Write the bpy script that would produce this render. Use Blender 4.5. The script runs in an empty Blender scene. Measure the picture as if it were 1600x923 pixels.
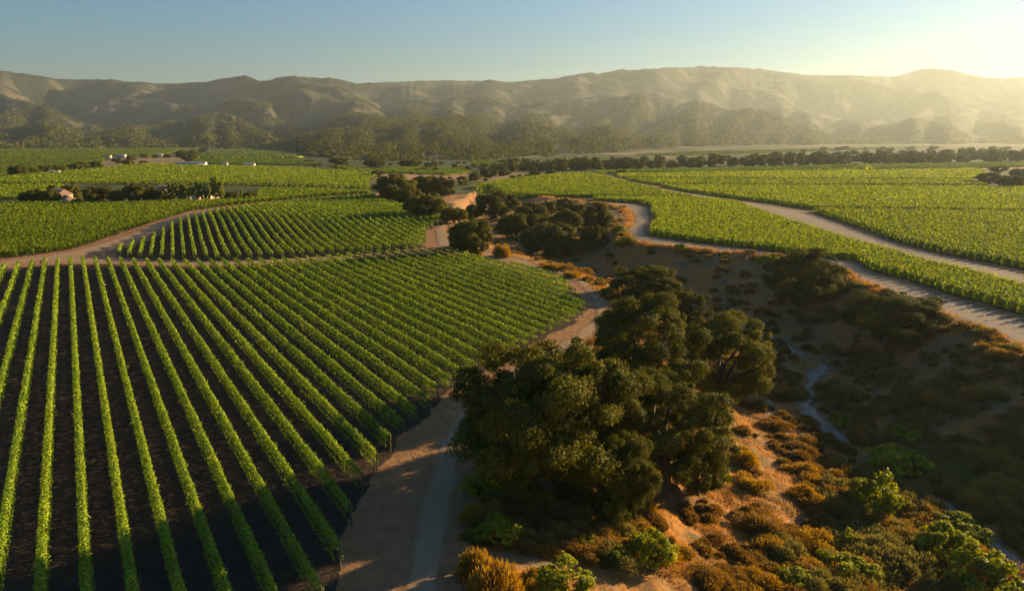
import bpy, math, random
import numpy as np

# ------------------------------------------------------------------ camera, sky, sun, exposure
scene = bpy.context.scene
COL = scene.collection
FPX, CX, CY, HORIZON, CAM_H = 1142.0, 800.0, 461.5, 215.0, 29.0
PITCH = math.atan((CY - HORIZON) / FPX)
cam_data = bpy.data.cameras.new('camera')
cam = bpy.data.objects.new('camera', cam_data)
COL.objects.link(cam)
cam_data.sensor_width = 36.0
cam_data.lens = 36.0 * FPX / 1600.0
cam_data.clip_start = 0.5
cam_data.clip_end = 60000.0
cam.location = (0, 0, CAM_H)
cam.rotation_euler = (math.pi / 2 - PITCH, 0, 0)
scene.camera = cam

SUN_AZ, SUN_EL = math.radians(60.0), math.radians(13.0)      # azimuth clockwise from +Y (the view)
SUN_DIR = (math.sin(SUN_AZ) * math.cos(SUN_EL), math.cos(SUN_AZ) * math.cos(SUN_EL), math.sin(SUN_EL))
world = bpy.data.worlds.new('World')
scene.world = world
world.use_nodes = True
wn, wl = world.node_tree.nodes, world.node_tree.links
wn.clear()
w_out = wn.new('ShaderNodeOutputWorld')
w_bg = wn.new('ShaderNodeBackground')
w_sky = wn.new('ShaderNodeTexSky')
w_sky.sky_type = 'NISHITA'
w_sky.sun_disc = False
w_sky.sun_elevation = SUN_EL
w_sky.sun_rotation = SUN_AZ
w_sky.altitude = 1500
w_sky.air_density = 2.1
w_sky.dust_density = 0.0
w_sky.ozone_density = 10.0
w_bg.inputs['Strength'].default_value = 0.05
wl.new(w_sky.outputs[0], w_bg.inputs['Color'])
wl.new(w_bg.outputs[0], w_out.inputs['Surface'])
sun_data = bpy.data.lights.new('sun', 'SUN')
sun = bpy.data.objects.new('sun', sun_data)
COL.objects.link(sun)
sun_data.energy = 5.0
sun_data.angle = math.radians(0.5)
sun_data.color = (1.0, 0.74, 0.41)
from mathutils import Vector
sun.rotation_euler = Vector(SUN_DIR).to_track_quat('Z', 'Y').to_euler()
sun.location = (200, 100, 200)
scene.view_settings.view_transform = 'Standard'
scene.view_settings.look = 'None'
scene.view_settings.exposure = 1.85
scene.view_settings.gamma = 1.0
scene.view_settings.use_curve_mapping = False
try:
    scene.cycles.max_bounces = 6
    scene.cycles.diffuse_bounces = 1
    scene.cycles.transmission_bounces = 4
    scene.cycles.volume_bounces = 0
    scene.cycles.use_denoising = True
except Exception:
    pass
HAZE_DENSITY, HAZE_G = 0.000066, 0.47
HAZE_COLOR = (0.57, 0.65, 0.62, 1)

# ------------------------------------------------------------------ maths helpers
RNG = np.random.default_rng(7)
random.seed(7)
_perm = np.random.default_rng(11).permutation(4096)

def _hash(ix, iy):
    return _perm[(_perm[ix & 4095] + iy) & 4095]

def perlin(x, y):
    x = np.asarray(x, float); y = np.asarray(y, float)
    ix = np.floor(x).astype(np.int64); iy = np.floor(y).astype(np.int64)
    fx, fy = x - ix, y - iy
    u = fx * fx * fx * (fx * (fx * 6 - 15) + 10); v = fy * fy * fy * (fy * (fy * 6 - 15) + 10)
    def g(dx, dy):
        a = _hash(ix + dx, iy + dy) * (2 * math.pi / 4096.0)
        return np.cos(a) * (fx - dx) + np.sin(a) * (fy - dy)
    a = g(0, 0) * (1 - u) + g(1, 0) * u
    b = g(0, 1) * (1 - u) + g(1, 1) * u
    return 1.5 * (a * (1 - v) + b * v)

def fbm(x, y, octv=4, gain=0.5):
    s = 0; a = 1.0; t = 0; f = 1.0
    for i in range(octv):
        s = s + a * perlin(x * f + 17.3 * i, y * f - 9.1 * i); t += a; a *= gain; f *= 2.03
    return s / t

def ridged(x, y, octv=4, gain=0.5):
    s = 0; a = 1.0; t = 0; f = 1.0
    for i in range(octv):
        s = s + a * (1 - np.abs(perlin(x * f + 31.7 * i, y * f + 5.3 * i))); t += a; a *= gain; f *= 2.07
    return s / t

def smooth(a, b, x):
    t = np.clip((np.asarray(x, float) - a) / (b - a), 0, 1)
    return t * t * (3 - 2 * t)

def P(px, py, z=0.0):
    """point of the photograph -> ground point at height z (camera geometry, metres)"""
    px = np.asarray(px, float); py = np.asarray(py, float)
    v = (py - CY) / FPX
    down = math.cos(PITCH) * v + math.sin(PITCH)
    depth = (CAM_H - z) / down
    return np.stack([(px - CX) / FPX * depth, depth * (math.cos(PITCH) - v * math.sin(PITCH))], -1)

def PX(pts, z=0.0):
    a = np.array(pts, float)
    return P(a[:, 0], a[:, 1], z)

def project(x, y, z):
    d = y * math.cos(PITCH) + (CAM_H - z) * math.sin(PITCH)
    v = ((CAM_H - z) * math.cos(PITCH) - y * math.sin(PITCH))
    return CX + FPX * x / d, CY + FPX * v / d, d

def in_poly(x, y, poly):
    x = np.asarray(x, float); y = np.asarray(y, float)
    r = np.zeros(x.shape, bool)
    n = len(poly)
    for i in range(n):
        x0, y0 = poly[i]; x1, y1 = poly[(i + 1) % n]
        if y0 == y1: continue
        c = ((y0 > y) != (y1 > y)) & (x < (x1 - x0) * (y - y0) / (y1 - y0) + x0)
        r ^= c
    return r

def line_dist(x, y, line, closed=False, val=None):
    """distance to a polyline (and a value interpolated along it)"""
    x = np.asarray(x, float); y = np.asarray(y, float)
    best = np.full(x.shape, 1e18); bv = np.zeros(x.shape)
    n = len(line)
    for i in range(n if closed else n - 1):
        ax, ay = line[i]; bx, by = line[(i + 1) % n]
        dx, dy = bx - ax, by - ay
        L = dx * dx + dy * dy + 1e-9
        t = np.clip(((x - ax) * dx + (y - ay) * dy) / L, 0, 1)
        d = (x - ax - t * dx) ** 2 + (y - ay - t * dy) ** 2
        m = d < best
        best = np.where(m, d, best)
        if val is not None:
            bv = np.where(m, val[i] + t * (val[i + 1] - val[i]), bv)
    return np.sqrt(best), bv

# ------------------------------------------------------------------ plan of the valley (traced on the photograph, laid out in metres)
RAV_LEFT = np.vstack([[[10, -60], [4, -20], [-1, 20]], PX([(738, 945), (742, 860), (748, 780), (765, 700), (830, 610), (905, 545), (955, 505), (968, 480), (940, 455), (895, 428), (840, 408), (760, 388), (715, 368), (712, 345), (700, 332), (712, 318), (738, 303), (752, 292)])])
RAV_RIGHT = np.vstack([PX([(770, 293), (800, 304), (880, 312), (945, 320), (970, 324), (982, 333), (985, 349), (969, 361), (987, 376), (1034, 385), (1112, 391.5), (1200, 399), (1239, 406), (1309, 423), (1346, 443), (1395, 463), (1434, 479), (1486, 499.5), (1538, 520), (1571, 533.5), (1600, 554)]), [[84, 66], [92, 30], [98, -60]]])
RAV_POLY = np.vstack([RAV_LEFT, RAV_RIGHT])
_bed = [(1790, 1120, -9.5), (1600, 890, -9.5), (1520, 820, -9.5), (1450, 770, -9.3), (1395, 735, -9.2), (1330, 690, -9), (1265, 640, -9), (1258, 605, -9), (1290, 575, -9), (1250, 548, -8.8), (1180, 515, -8.6), (1110, 492, -8.4), (1030, 455, -8), (930, 420, -7.5), (860, 400, -7), (790, 378, -6), (752, 350, -5), (742, 325, -4), (756, 300, -2)]
BED = np.vstack([[[58, -60]], [P(a, b, c) for a, b, c in _bed]])
BEDZ = np.array([-9.5] + [c for a, b, c in _bed])

def Z(x, y):
    x = np.asarray(x, float); y = np.asarray(y, float)
    z = 0.16 * fbm(x / 37.0, y / 37.0, 3)
    near = (y > -80) & (y < 560) & (x > -140) & (x < 190)
    if near.any():
        xs, ys = x[near], y[near]
        # wobble the rim so that gullies bite into it
        wx = xs + 1.6 * fbm(xs / 9.0, ys / 9.0, 3); wy = ys + 1.6 * fbm(xs / 9.0 + 40, ys / 9.0, 3)
        ins = in_poly(wx, wy, RAV_POLY)
        if ins.any():
            xi, yi = wx[ins], wy[ins]
            de, _ = line_dist(xi, yi, RAV_POLY, closed=True)
            db, bz = line_dist(xi, yi, BED, val=BEDZ)
            t = np.clip(db - 2.2, 0, None) / (np.clip(db - 2.2, 0, None) + de + 1e-6)
            f = 1 - t
            f = 0.55 * f + 0.45 * smooth(0, 0.75, f)
            n = fbm(xi / 11.0, yi / 11.0, 4)
            zz = bz * f + n * 2.6 * f * (1 - f) * 2 + 0.22 * fbm(xi / 2.3, yi / 2.3, 2) * smooth(0, 0.15, f)
            za = z[near]; zb = za[ins] + zz; za[ins] = zb; z[near] = za
    # gentle swell under the second vineyard block
    d2 = ((x + 75) / 75.0) ** 2 + ((y - 255) / 70.0) ** 2
    z = z + 2.2 * np.exp(-d2 * 1.6) - 0.9 * np.exp(-(((x + 60) / 60.0) ** 2 + ((y - 205) / 22.0) ** 2))
    return z

def Zs(x, y):
    return float(Z(np.array([x]), np.array([y]))[0])

def place(px, py):
    """pixel -> point on the terrain"""
    z = 0.0
    for _ in range(25):
        x, y = P(px, py, z)
        z = 0.55 * z + 0.45 * Zs(x, y)
    return float(x), float(y), Zs(x, y)

# vineyard blocks: outline in the photograph, row azimuth, spacing
FRONT_BLOCK = PX([(-60, 428), (0, 426), (16, 423), (57, 417), (99, 414), (150, 413), (230, 416), (335, 417), (400, 415), (470, 413), (553, 405), (608, 401), (660, 397), (700, 396), (751, 411), (800, 421), (847, 429), (875, 440), (894, 461), (912, 479), (913, 489), (896, 505), (852, 526), (790, 560), (727, 596), (712, 605), (686, 618), (670, 644), (653, 659), (634, 675), (618, 691), (597, 723), (574, 751), (556, 785), (541, 840), (524, 904), (505, 945), (470, 1010), (-400, 1010), (-400, 470)])
SECOND_BLOCK = PX([(180, 394), (198, 388), (226, 379), (252, 370), (277, 357), (299, 349), (330, 339), (364, 331), (400, 326), (478, 316), (582, 307), (600, 318), (626, 326), (660, 337), (699, 348), (686, 357), (665, 364), (664, 386), (629, 390.5), (569, 396.5), (504, 400), (452, 404), (400, 406), (325, 408), (242, 406), (205, 403.5), (186, 402)])
SAGE = {}
FIELDS = [
    # name, label, outline px, azimuth, spacing, row height
    ('vineyard', 'broad green vineyard block left of the orange track, rows running along it', [(-90, 432), (0, 406), (26, 403), (104, 392), (182, 369), (221, 359), (260, 346), (294, 333), (338, 325), (400, 318), (478, 310), (576, 302.5), (579, 301), (480, 297.5), (408, 297), (398, 311), (352, 317), (200, 320), (100, 320), (-90, 321)], 62, 2.5, 1.7),
    ('vineyard', 'green vineyard strip beside the farmhouse, cut by a dark shadow line', [(-90, 292), (100, 292), (98, 300), (80, 304), (38, 312), (-90, 315)], 70, 3.0, 1.8),
    ('vineyard', 'bright yellow-green vineyard with ragged rows behind the poplar row', [(-90, 284), (0, 279.5), (60, 273), (150, 266), (226, 257.5), (310, 260.5), (420, 262.5), (520, 267), (592, 275), (575, 285), (579, 296), (400, 290), (200, 288), (-90, 289)], 50, 4.2, 2.2),
    ('vineyard', 'mid green field between the dotted hedge and the dark tree band on the left', [(-90, 250), (0, 250), (164, 246), (160, 256), (118, 261), (60, 266), (0, 274), (-90, 278)], 75, 4.0, 1.5),
    ('vineyard', 'farthest bright green field at the left, below the foothills', [(-120, 231.5), (0, 231), (200, 230.2), (356, 230), (300, 233), (273, 236), (255, 243), (156, 244), (0, 248.5), (-120, 250)], 80, 6.0, 1.6),
    ('vineyard', 'dark green field below the striped vineyard on the left', [(306, 248.5), (400, 248.5), (470, 250.5), (505, 259), (440, 258), (330, 256.5), (300, 252)], 85, 4.0, 1.5),
    ('vineyard', 'flat pale green field left of the riverside oaks', [(512, 258), (579, 266), (640, 262), (720, 264), (735, 270), (700, 274), (600, 270), (560, 270)], 80, 4.0, 1.4),
    ('vineyard', 'green vineyard wedge between the riverside oaks and the straight farm road', [(735, 294), (800, 281), (860, 275), (921, 271), (980, 286.5), (1034, 300), (1084, 310), (950, 309.5), (800, 307.5), (752, 302)], 84, 2.8, 1.8),
    ('vineyard', 'vineyard tongue between the straight farm road and the curving bank track', [(925, 312.5), (1086, 311.5), (1151, 319), (1200, 338), (1278, 364), (1317, 377), (1382, 395), (1444, 414), (1512, 429), (1600, 455), (1760, 500), (1760, 548), (1600, 494), (1525, 472), (1473, 457.5), (1421, 439), (1366, 426), (1338, 408), (1299, 405), (1200, 392), (1112, 381), (1055, 374), (1018, 368), (1015, 359), (1028, 344), (1018, 335), (1018, 323), (998, 317.5), (935, 315)], 84, 2.5, 1.9),
    ('vineyard', 'wide vineyard at the right edge with the straight farm road in front', [(1268, 330.5), (1600, 336.5), (1760, 340), (1760, 466), (1600, 421), (1486, 399), (1421, 384.5), (1356, 361)], 84, 2.5, 1.9),
    ('vineyard', 'wide vineyard right of the straight farm road, between two dark headlands', [(1030, 291.8), (1200, 293), (1538, 294.5), (1760, 298), (1760, 338), (1600, 333.5), (1268, 327.5), (1200, 317), (1138, 309.5), (1073, 300)], 84, 2.7, 1.8),
    ('vineyard', 'narrow vineyard band behind the wide vineyard right of the farm road', [(975, 281), (1200, 282.5), (1515, 283.5), (1545, 291.5), (1200, 291), (1026, 290)], 84, 2.9, 1.8),
    ('vineyard', 'hazy vineyard behind the wide right-hand vineyard, left of the right-hand trees', [(962, 273.5), (1200, 269.5), (1430, 266.5), (1528, 265), (1548, 275), (1520, 280), (1512, 281.5), (1200, 280.5), (972, 279)], 82, 3.2, 1.7),
    ('vineyard', 'thin yellow-green strip before the long tree line', [(930, 268.5), (1040, 265.5), (1250, 261), (1262, 267), (1050, 270.5), (945, 271.5)], 82, 3.4, 1.6),
    ('vineyard', 'yellowish strip beyond the striped corner at the far right', [(1352, 258.5), (1480, 256.5), (1760, 252), (1760, 258), (1546, 262.5), (1362, 264.5)], 82, 3.4, 1.6),
    ('vineyard', 'pale hazy field beyond the long tree line', [(990, 243), (1090, 237), (1300, 233), (1480, 229), (1300, 236), (1080, 242.5)], 80, 9.0, 1.5),
    ('vineyard', 'small bright green field at the foot of the dark knoll', [(735, 249), (760, 252), (800, 257), (815, 253), (812, 259), (770, 262), (745, 257)], 80, 5.0, 1.4),
    ('vineyard', 'thin green strip just left of the long tree line', [(848, 250), (915, 249), (960, 247.5), (930, 251), (880, 253)], 80, 6.0, 1.4),
]
STRIPED = [
    ('in the striped slope vineyard at upper left', [(304, 243), (340, 235.5), (400, 231), (430, 236), (473, 246.5), (400, 248), (308, 247)], -32, 6.4),
    ('in the striped corner by the far tree line', [(1252, 261.5), (1345, 258.5), (1356, 265), (1268, 267.2)], -12, 4.0),
]
# tracks: left edge + right edge in the photograph
ROAD_BY_OAKS = [((560, 1010), (760, 1010)), ((585, 923), (715, 923)), ((605, 850), (728, 850)), ((622, 780), (738, 780)), ((650, 710), (748, 705)), ((690, 645), (770, 640)), ((752, 585), (835, 585)), ((825, 548), (905, 548)), ((880, 520), (950, 518)), ((914, 495), (968, 490)), ((915, 470), (958, 466)), ((896, 446), (920, 441)), ((868, 431), (885, 424)), ((815, 418), (835, 409)), ((752, 407), (770, 394)), ((702, 394), (730, 380)), ((668, 390), (712, 368)), ((668, 366), (702, 356)), ((690, 356), (706, 349)), ((703, 345), (712, 343))]
ROAD_SHEET = [((a[0] * 0.70 + b[0] * 0.30, a[1] * 0.70 + b[1] * 0.30), (a[0] * 0.18 + b[0] * 0.82, a[1] * 0.18 + b[1] * 0.82)) for a, b in ROAD_BY_OAKS]
TRACK_LEFT = [((-90, 441), (-90, 420)), ((0, 421), (0, 408.5)), ((40, 411), (26, 405)), ((100, 405), (80, 399)), ((150, 398), (134, 386)), ((186, 388), (182, 372)), ((228, 374), (221, 362)), ((262, 360), (252, 352.5)), ((300, 346.5), (280, 343)), ((335, 335), (315, 332)), ((400, 323.5), (380, 323)), ((440, 318), (440, 316.3)), ((520, 309.5), (520, 307.6)), ((582, 304.5), (582, 302.8))]
TRACK_MID = [((60, 415.5), (60, 402)), ((110, 412.5), (110, 401)), ((180, 413.5), (180, 404)), ((250, 414.5), (250, 407.5)), ((335, 416), (335, 409)), ((400, 414), (400, 407)), ((470, 411), (470, 404)), ((550, 404.5), (550, 398.5)), ((610, 400.5), (610, 393)), ((665, 397), (665, 388)), ((700, 394), (690, 386))]
ROAD_FARM = [((922, 271.5), (930, 271.2)), ((982, 286), (962, 278)), ((1034, 298.5), (1021, 291)), ((1065, 306), (1073, 301)), ((1151, 318.3), (1138, 310.8)), ((1200, 336), (1200, 319)), ((1278, 362), (1265, 330)), ((1317, 375), (1356, 362)), ((1382, 393), (1421, 385.5)), ((1444, 411.5), (1486, 400)), ((1512, 427), (1600, 423)), ((1600, 452), (1700, 452)), ((1760, 497), (1800, 480))]
TRACK_BANK = [((925, 321), (928, 313.5)), ((947, 322), (950, 315.5)), ((972, 325), (996, 318.5)), ((986, 333), (1016, 325)), ((991, 349), (1018, 337)), ((976, 361), (1012, 358)), ((992, 374), (1012, 369)), ((1034, 383.5), (1050, 376)), ((1112, 390), (1112, 383)), ((1200, 397.5), (1200, 394)), ((1240, 404), (1299, 406.5)), ((1310, 421), (1340, 410)), ((1348, 441), (1366, 428)), ((1397, 461), (1421, 441)), ((1436, 477), (1473, 459.5)), ((1488, 497), (1530, 475)), ((1540, 517), (1600, 496)), ((1602, 551), (1700, 530)), ((1700, 620), (1840, 600))]

# ------------------------------------------------------------------ mesh helpers
def link(name, data, parent=None):
    o = bpy.data.objects.new(name, data)
    COL.objects.link(o)
    if parent is not None: o.parent = parent
    return o

def mesh_np(name, V, faces, mats, attrs=None, smooth_shade=False, mat_idx=None, vattrs=None):
    """V (n,3); faces: list of int arrays (m,3) or (m,4)"""
    V = np.ascontiguousarray(V, dtype=np.float32)
    faces = [np.asarray(f, np.int32) for f in (faces if isinstance(faces, list) else [faces]) if len(f)]
    me = bpy.data.meshes.new(name)
    me.vertices.add(len(V)); me.vertices.foreach_set('co', V.ravel())
    loops = np.concatenate([f.ravel() for f in faces])
    sizes = np.concatenate([np.full(len(f), f.shape[1], np.int32) for f in faces])
    starts = np.concatenate([[0], np.cumsum(sizes)[:-1]]).astype(np.int32)
    me.loops.add(len(loops)); me.loops.foreach_set('vertex_index', loops)
    me.polygons.add(len(sizes)); me.polygons.foreach_set('loop_start', starts)
    try: me.polygons.foreach_set('loop_total', sizes)
    except Exception: pass
    if smooth_shade: me.polygons.foreach_set('use_smooth', np.ones(len(sizes), bool))
    if mat_idx is not None: me.polygons.foreach_set('material_index', np.asarray(mat_idx, np.int32))
    for m in (mats if isinstance(mats, (list, tuple)) else [mats]): me.materials.append(m)
    for k, v in (attrs or {}).items():
        a = me.attributes.new(k, 'FLOAT', 'FACE'); a.data.foreach_set('value', np.asarray(v, np.float32))
    for k, v in (vattrs or {}).items():
        a = me.attributes.new(k, 'FLOAT', 'POINT'); a.data.foreach_set('value', np.asarray(v, np.float32))
    me.update(calc_edges=True)
    return me

def tag(o, label, cat, group=None, kind=None):
    o['label'] = label; o['category'] = cat
    if group: o['group'] = group
    if kind: o['kind'] = kind
    return o

def empty(name, loc, label, cat, group=None, rotz=0.0, scale=None):
    o = bpy.data.objects.new(name, None)
    COL.objects.link(o)
    o.location = loc; o.rotation_euler = (0, 0, rotz)
    if scale is not None: o.scale = scale if hasattr(scale, '__len__') else (scale,) * 3
    o.empty_display_size = 0.3
    return tag(o, label, cat, group)

class MB:
    """collects solids into one mesh"""
    def __init__(self): self.v = []; self.q = []; self.t = []; self.n = 0
    def add(self, V, F):
        V = np.asarray(V, float); F = np.asarray(F, int)
        (self.q if F.shape[1] == 4 else self.t).append(F + self.n)
        self.v.append(V); self.n += len(V)
    def box(self, c, s, rotz=0.0):
        cx, cy, cz = c; sx, sy, sz = [k / 2 for k in s]
        V = np.array([[x, y, z] for x in (-sx, sx) for y in (-sy, sy) for z in (-sz, sz)])
        ca, sa = math.cos(rotz), math.sin(rotz)
        V = np.stack([V[:, 0] * ca - V[:, 1] * sa + cx, V[:, 0] * sa + V[:, 1] * ca + cy, V[:, 2] + cz], -1)
        self.add(V, [[0, 1, 3, 2], [4, 6, 7, 5], [0, 4, 5, 1], [2, 3, 7, 6], [0, 2, 6, 4], [1, 5, 7, 3]])
        return self
    def tube(self, pts, rad, k=6):
        pts = np.asarray(pts, float); n = len(pts)
        rad = np.broadcast_to(rad, (n,))
        d = np.gradient(pts, axis=0); d /= np.linalg.norm(d, axis=1)[:, None] + 1e-9
        ref = np.where(np.abs(d[:, 2:3]) > 0.9, [[1, 0, 0]], [[0, 0, 1]])
        a = np.cross(d, ref); a /= np.linalg.norm(a, axis=1)[:, None] + 1e-9
        b = np.cross(d, a)
        th = np.arange(k) * 2 * math.pi / k
        V = pts[:, None] + rad[:, None, None] * (np.cos(th)[None, :, None] * a[:, None] + np.sin(th)[None, :, None] * b[:, None])
        V = V.reshape(-1, 3)
        F = [[i * k + j, i * k + (j + 1) % k, (i + 1) * k + (j + 1) % k, (i + 1) * k + j] for i in range(n - 1) for j in range(k)]
        m = self.n
        self.add(V, F)
        cap = np.array([[m, m + j + 1, m + j + 2 if j + 2 < k else m + 1] for j in range(1, k - 1)])
        self.add(np.vstack([V[-k:], pts[-1:]]), [[j, (j + 1) % k, k] for j in range(k)])
        return self
    def build(self, name, mat, parent=None, smooth_shade=False):
        fs = []
        if self.q: fs.append(np.vstack(self.q))
        if self.t: fs.append(np.vstack(self.t))
        return link(name, mesh_np(name, np.vstack(self.v), fs, mat, smooth_shade=smooth_shade), parent)

def leaf_arrays(C, N, S, rng, aspect=0.62, jitter=0.7, along=None):
    """kite-shaped leaves: centres C, preferred normals N, sizes S"""
    n = len(C)
    N = N + jitter * rng.normal(size=(n, 3)); N /= np.linalg.norm(N, axis=1)[:, None] + 1e-9
    r = rng.normal(size=(n, 3)) if along is None else along + 0.35 * rng.normal(size=(n, 3))
    t = r - (r * N).sum(1)[:, None] * N; t /= np.linalg.norm(t, axis=1)[:, None] + 1e-9
    b = np.cross(N, t)
    S = np.broadcast_to(S, (n,))[:, None]
    V = np.empty((n, 4, 3))
    V[:, 0] = C - t * S * 0.5
    V[:, 1] = C + b * S * aspect * 0.5 + t * S * 0.05 + N * S * 0.08
    V[:, 2] = C + t * S * 0.5 - N * S * 0.06
    V[:, 3] = C - b * S * aspect * 0.5 + t * S * 0.05 + N * S * 0.08
    F = np.arange(4 * n).reshape(n, 4)
    return V.reshape(-1, 3), F

# ------------------------------------------------------------------ materials
def new_mat(name):
    m = bpy.data.materials.new(name); m.use_nodes = True
    nt = m.node_tree; nt.nodes.clear()
    return m, nt, nt.nodes, nt.links

def ramp(nodes, stops):
    r = nodes.new('ShaderNodeValToRGB')
    e = r.color_ramp.elements
    while len(e) < len(stops): e.new(0.5)
    for el, (p, c) in zip(e, stops):
        el.position = p; el.color = (*c, 1)
    return r

def leaf_mat(name, stops, trans=0.3, rough=0.6, spec=0.12, obj_var=0.18):
    m, nt, nd, lk = new_mat(name)
    out = nd.new('ShaderNodeOutputMaterial'); pr = nd.new('ShaderNodeBsdfPrincipled'); tr = nd.new('ShaderNodeBsdfTranslucent'); mx = nd.new('ShaderNodeMixShader')
    at = nd.new('ShaderNodeAttribute'); at.attribute_name = 'var'
    oi = nd.new('ShaderNodeObjectInfo')
    md = nd.new('ShaderNodeMath'); md.operation = 'MULTIPLY_ADD'; md.inputs[1].default_value = obj_var; md.inputs[2].default_value = -obj_var / 2
    ad = nd.new('ShaderNodeMath'); ad.operation = 'ADD'; ad.use_clamp = True
    lk.new(oi.outputs['Random'], md.inputs[0]); lk.new(md.outputs[0], ad.inputs[0]); lk.new(at.outputs['Fac'], ad.inputs[1])
    rp = ramp(nd, stops); lk.new(ad.outputs[0], rp.inputs[0])
    lk.new(rp.outputs[0], pr.inputs['Base Color'])
    hs = nd.new('ShaderNodeHueSaturation'); hs.inputs['Hue'].default_value = 0.485; hs.inputs['Saturation'].default_value = 1.15; hs.inputs['Value'].default_value = 1.6
    lk.new(rp.outputs[0], hs.inputs['Color']); lk.new(hs.outputs[0], tr.inputs['Color'])
    pr.inputs['Roughness'].default_value = rough; pr.inputs['Specular IOR Level'].default_value = spec
    mx.inputs[0].default_value = trans
    lk.new(pr.outputs[0], mx.inputs[1]); lk.new(tr.outputs[0], mx.inputs[2]); lk.new(mx.outputs[0], out.inputs['Surface'])
    return m

def plain_mat(name, col, rough=0.8, noise=0.25, scale=3.0, metallic=0.0):
    m, nt, nd, lk = new_mat(name)
    out = nd.new('ShaderNodeOutputMaterial'); pr = nd.new('ShaderNodeBsdfPrincipled')
    tc = nd.new('ShaderNodeTexCoord'); nz = nd.new('ShaderNodeTexNoise'); nz.inputs['Scale'].default_value = scale; nz.inputs['Detail'].default_value = 5
    rp = ramp(nd, [(0.3, tuple(c * (1 - noise) for c in col)), (0.7, tuple(min(1, c * (1 + noise)) for c in col))])
    lk.new(tc.outputs['Object'], nz.inputs['Vector']); lk.new(nz.outputs['Fac'], rp.inputs[0]); lk.new(rp.outputs[0], pr.inputs['Base Color'])
    pr.inputs['Roughness'].default_value = rough; pr.inputs['Metallic'].default_value = metallic
    lk.new(pr.outputs[0], out.inputs['Surface'])
    return m

def mixc(nd, lk, fac, a, b):
    x = nd.new('ShaderNodeMix'); x.data_type = 'RGBA'
    if isinstance(fac, float): x.inputs[0].default_value = fac
    else: lk.new(fac, x.inputs[0])
    for s, v in ((x.inputs[6], a), (x.inputs[7], b)):
        if isinstance(v, tuple): s.default_value = (*v, 1)
        else: lk.new(v, s)
    return x.outputs[2]

def noise(nd, lk, vec, scale, detail=6, rough=0.6):
    n = nd.new('ShaderNodeTexNoise'); n.inputs['Scale'].default_value = scale; n.inputs['Detail'].default_value = detail; n.inputs['Roughness'].default_value = rough
    lk.new(vec, n.inputs['Vector'])
    return n.outputs['Fac']

def stretch(nd, lk, val, lo, hi):
    mr = nd.new('ShaderNodeMapRange'); mr.interpolation_type = 'SMOOTHSTEP'
    mr.inputs[1].default_value = lo; mr.inputs[2].default_value = hi
    lk.new(val, mr.inputs[0])
    return mr.outputs[0]

def attr(nd, name):
    a = nd.new('ShaderNodeAttribute'); a.attribute_name = name
    return a.outputs['Fac']

def ground_material():
    m, nt, nd, lk = new_mat('valley_ground')
    out = nd.new('ShaderNodeOutputMaterial'); pr = nd.new('ShaderNodeBsdfPrincipled')
    tc = nd.new('ShaderNodeTexCoord').outputs['Object']
    n1 = noise(nd, lk, tc, 0.045, 6); n2 = noise(nd, lk, tc, 0.9, 8, 0.65); n3 = noise(nd, lk, tc, 5.0, 4, 0.7)
    big = stretch(nd, lk, n1, 0.38, 0.62); fine = stretch(nd, lk, n2, 0.32, 0.68); grit = stretch(nd, lk, n3, 0.3, 0.7)
    dry = mixc(nd, lk, big, (0.30, 0.175, 0.075), (0.22, 0.15, 0.06))
    dry = mixc(nd, lk, fine, dry, (0.36, 0.22, 0.10))
    scrub = mixc(nd, lk, fine, (0.43, 0.195, 0.045), (0.21, 0.115, 0.042))
    scrub = mixc(nd, lk, grit, scrub, (0.30, 0.125, 0.030))
    scrub = mixc(nd, lk, stretch(nd, lk, noise(nd, lk, tc, 0.16, 5), 0.45, 0.6), scrub, (0.17, 0.125, 0.06))
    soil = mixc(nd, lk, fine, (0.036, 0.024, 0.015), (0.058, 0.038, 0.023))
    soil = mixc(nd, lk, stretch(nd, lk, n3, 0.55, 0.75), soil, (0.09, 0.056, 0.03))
    sand = mixc(nd, lk, fine, (0.30, 0.155, 0.065), (0.22, 0.115, 0.05))
    green = mixc(nd, lk, big, (0.028, 0.042, 0.010), (0.075, 0.085, 0.02))
    col = mixc(nd, lk, attr(nd, 'green'), dry, green)
    col = mixc(nd, lk, attr(nd, 'sand'), col, sand)
    col = mixc(nd, lk, attr(nd, 'scrub'), col, scrub)
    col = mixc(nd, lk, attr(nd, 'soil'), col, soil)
    lk.new(col, pr.inputs['Base Color'])
    pr.inputs['Roughness'].default_value = 0.95; pr.inputs['Specular IOR Level'].default_value = 0.1
    bp = nd.new('ShaderNodeBump'); bp.inputs['Strength'].default_value = 0.8; bp.inputs['Distance'].default_value = 0.35
    lk.new(n2, bp.inputs['Height']); lk.new(bp.outputs[0], pr.inputs['Normal'])
    lk.new(pr.outputs[0], out.inputs['Surface'])
    return m

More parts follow.
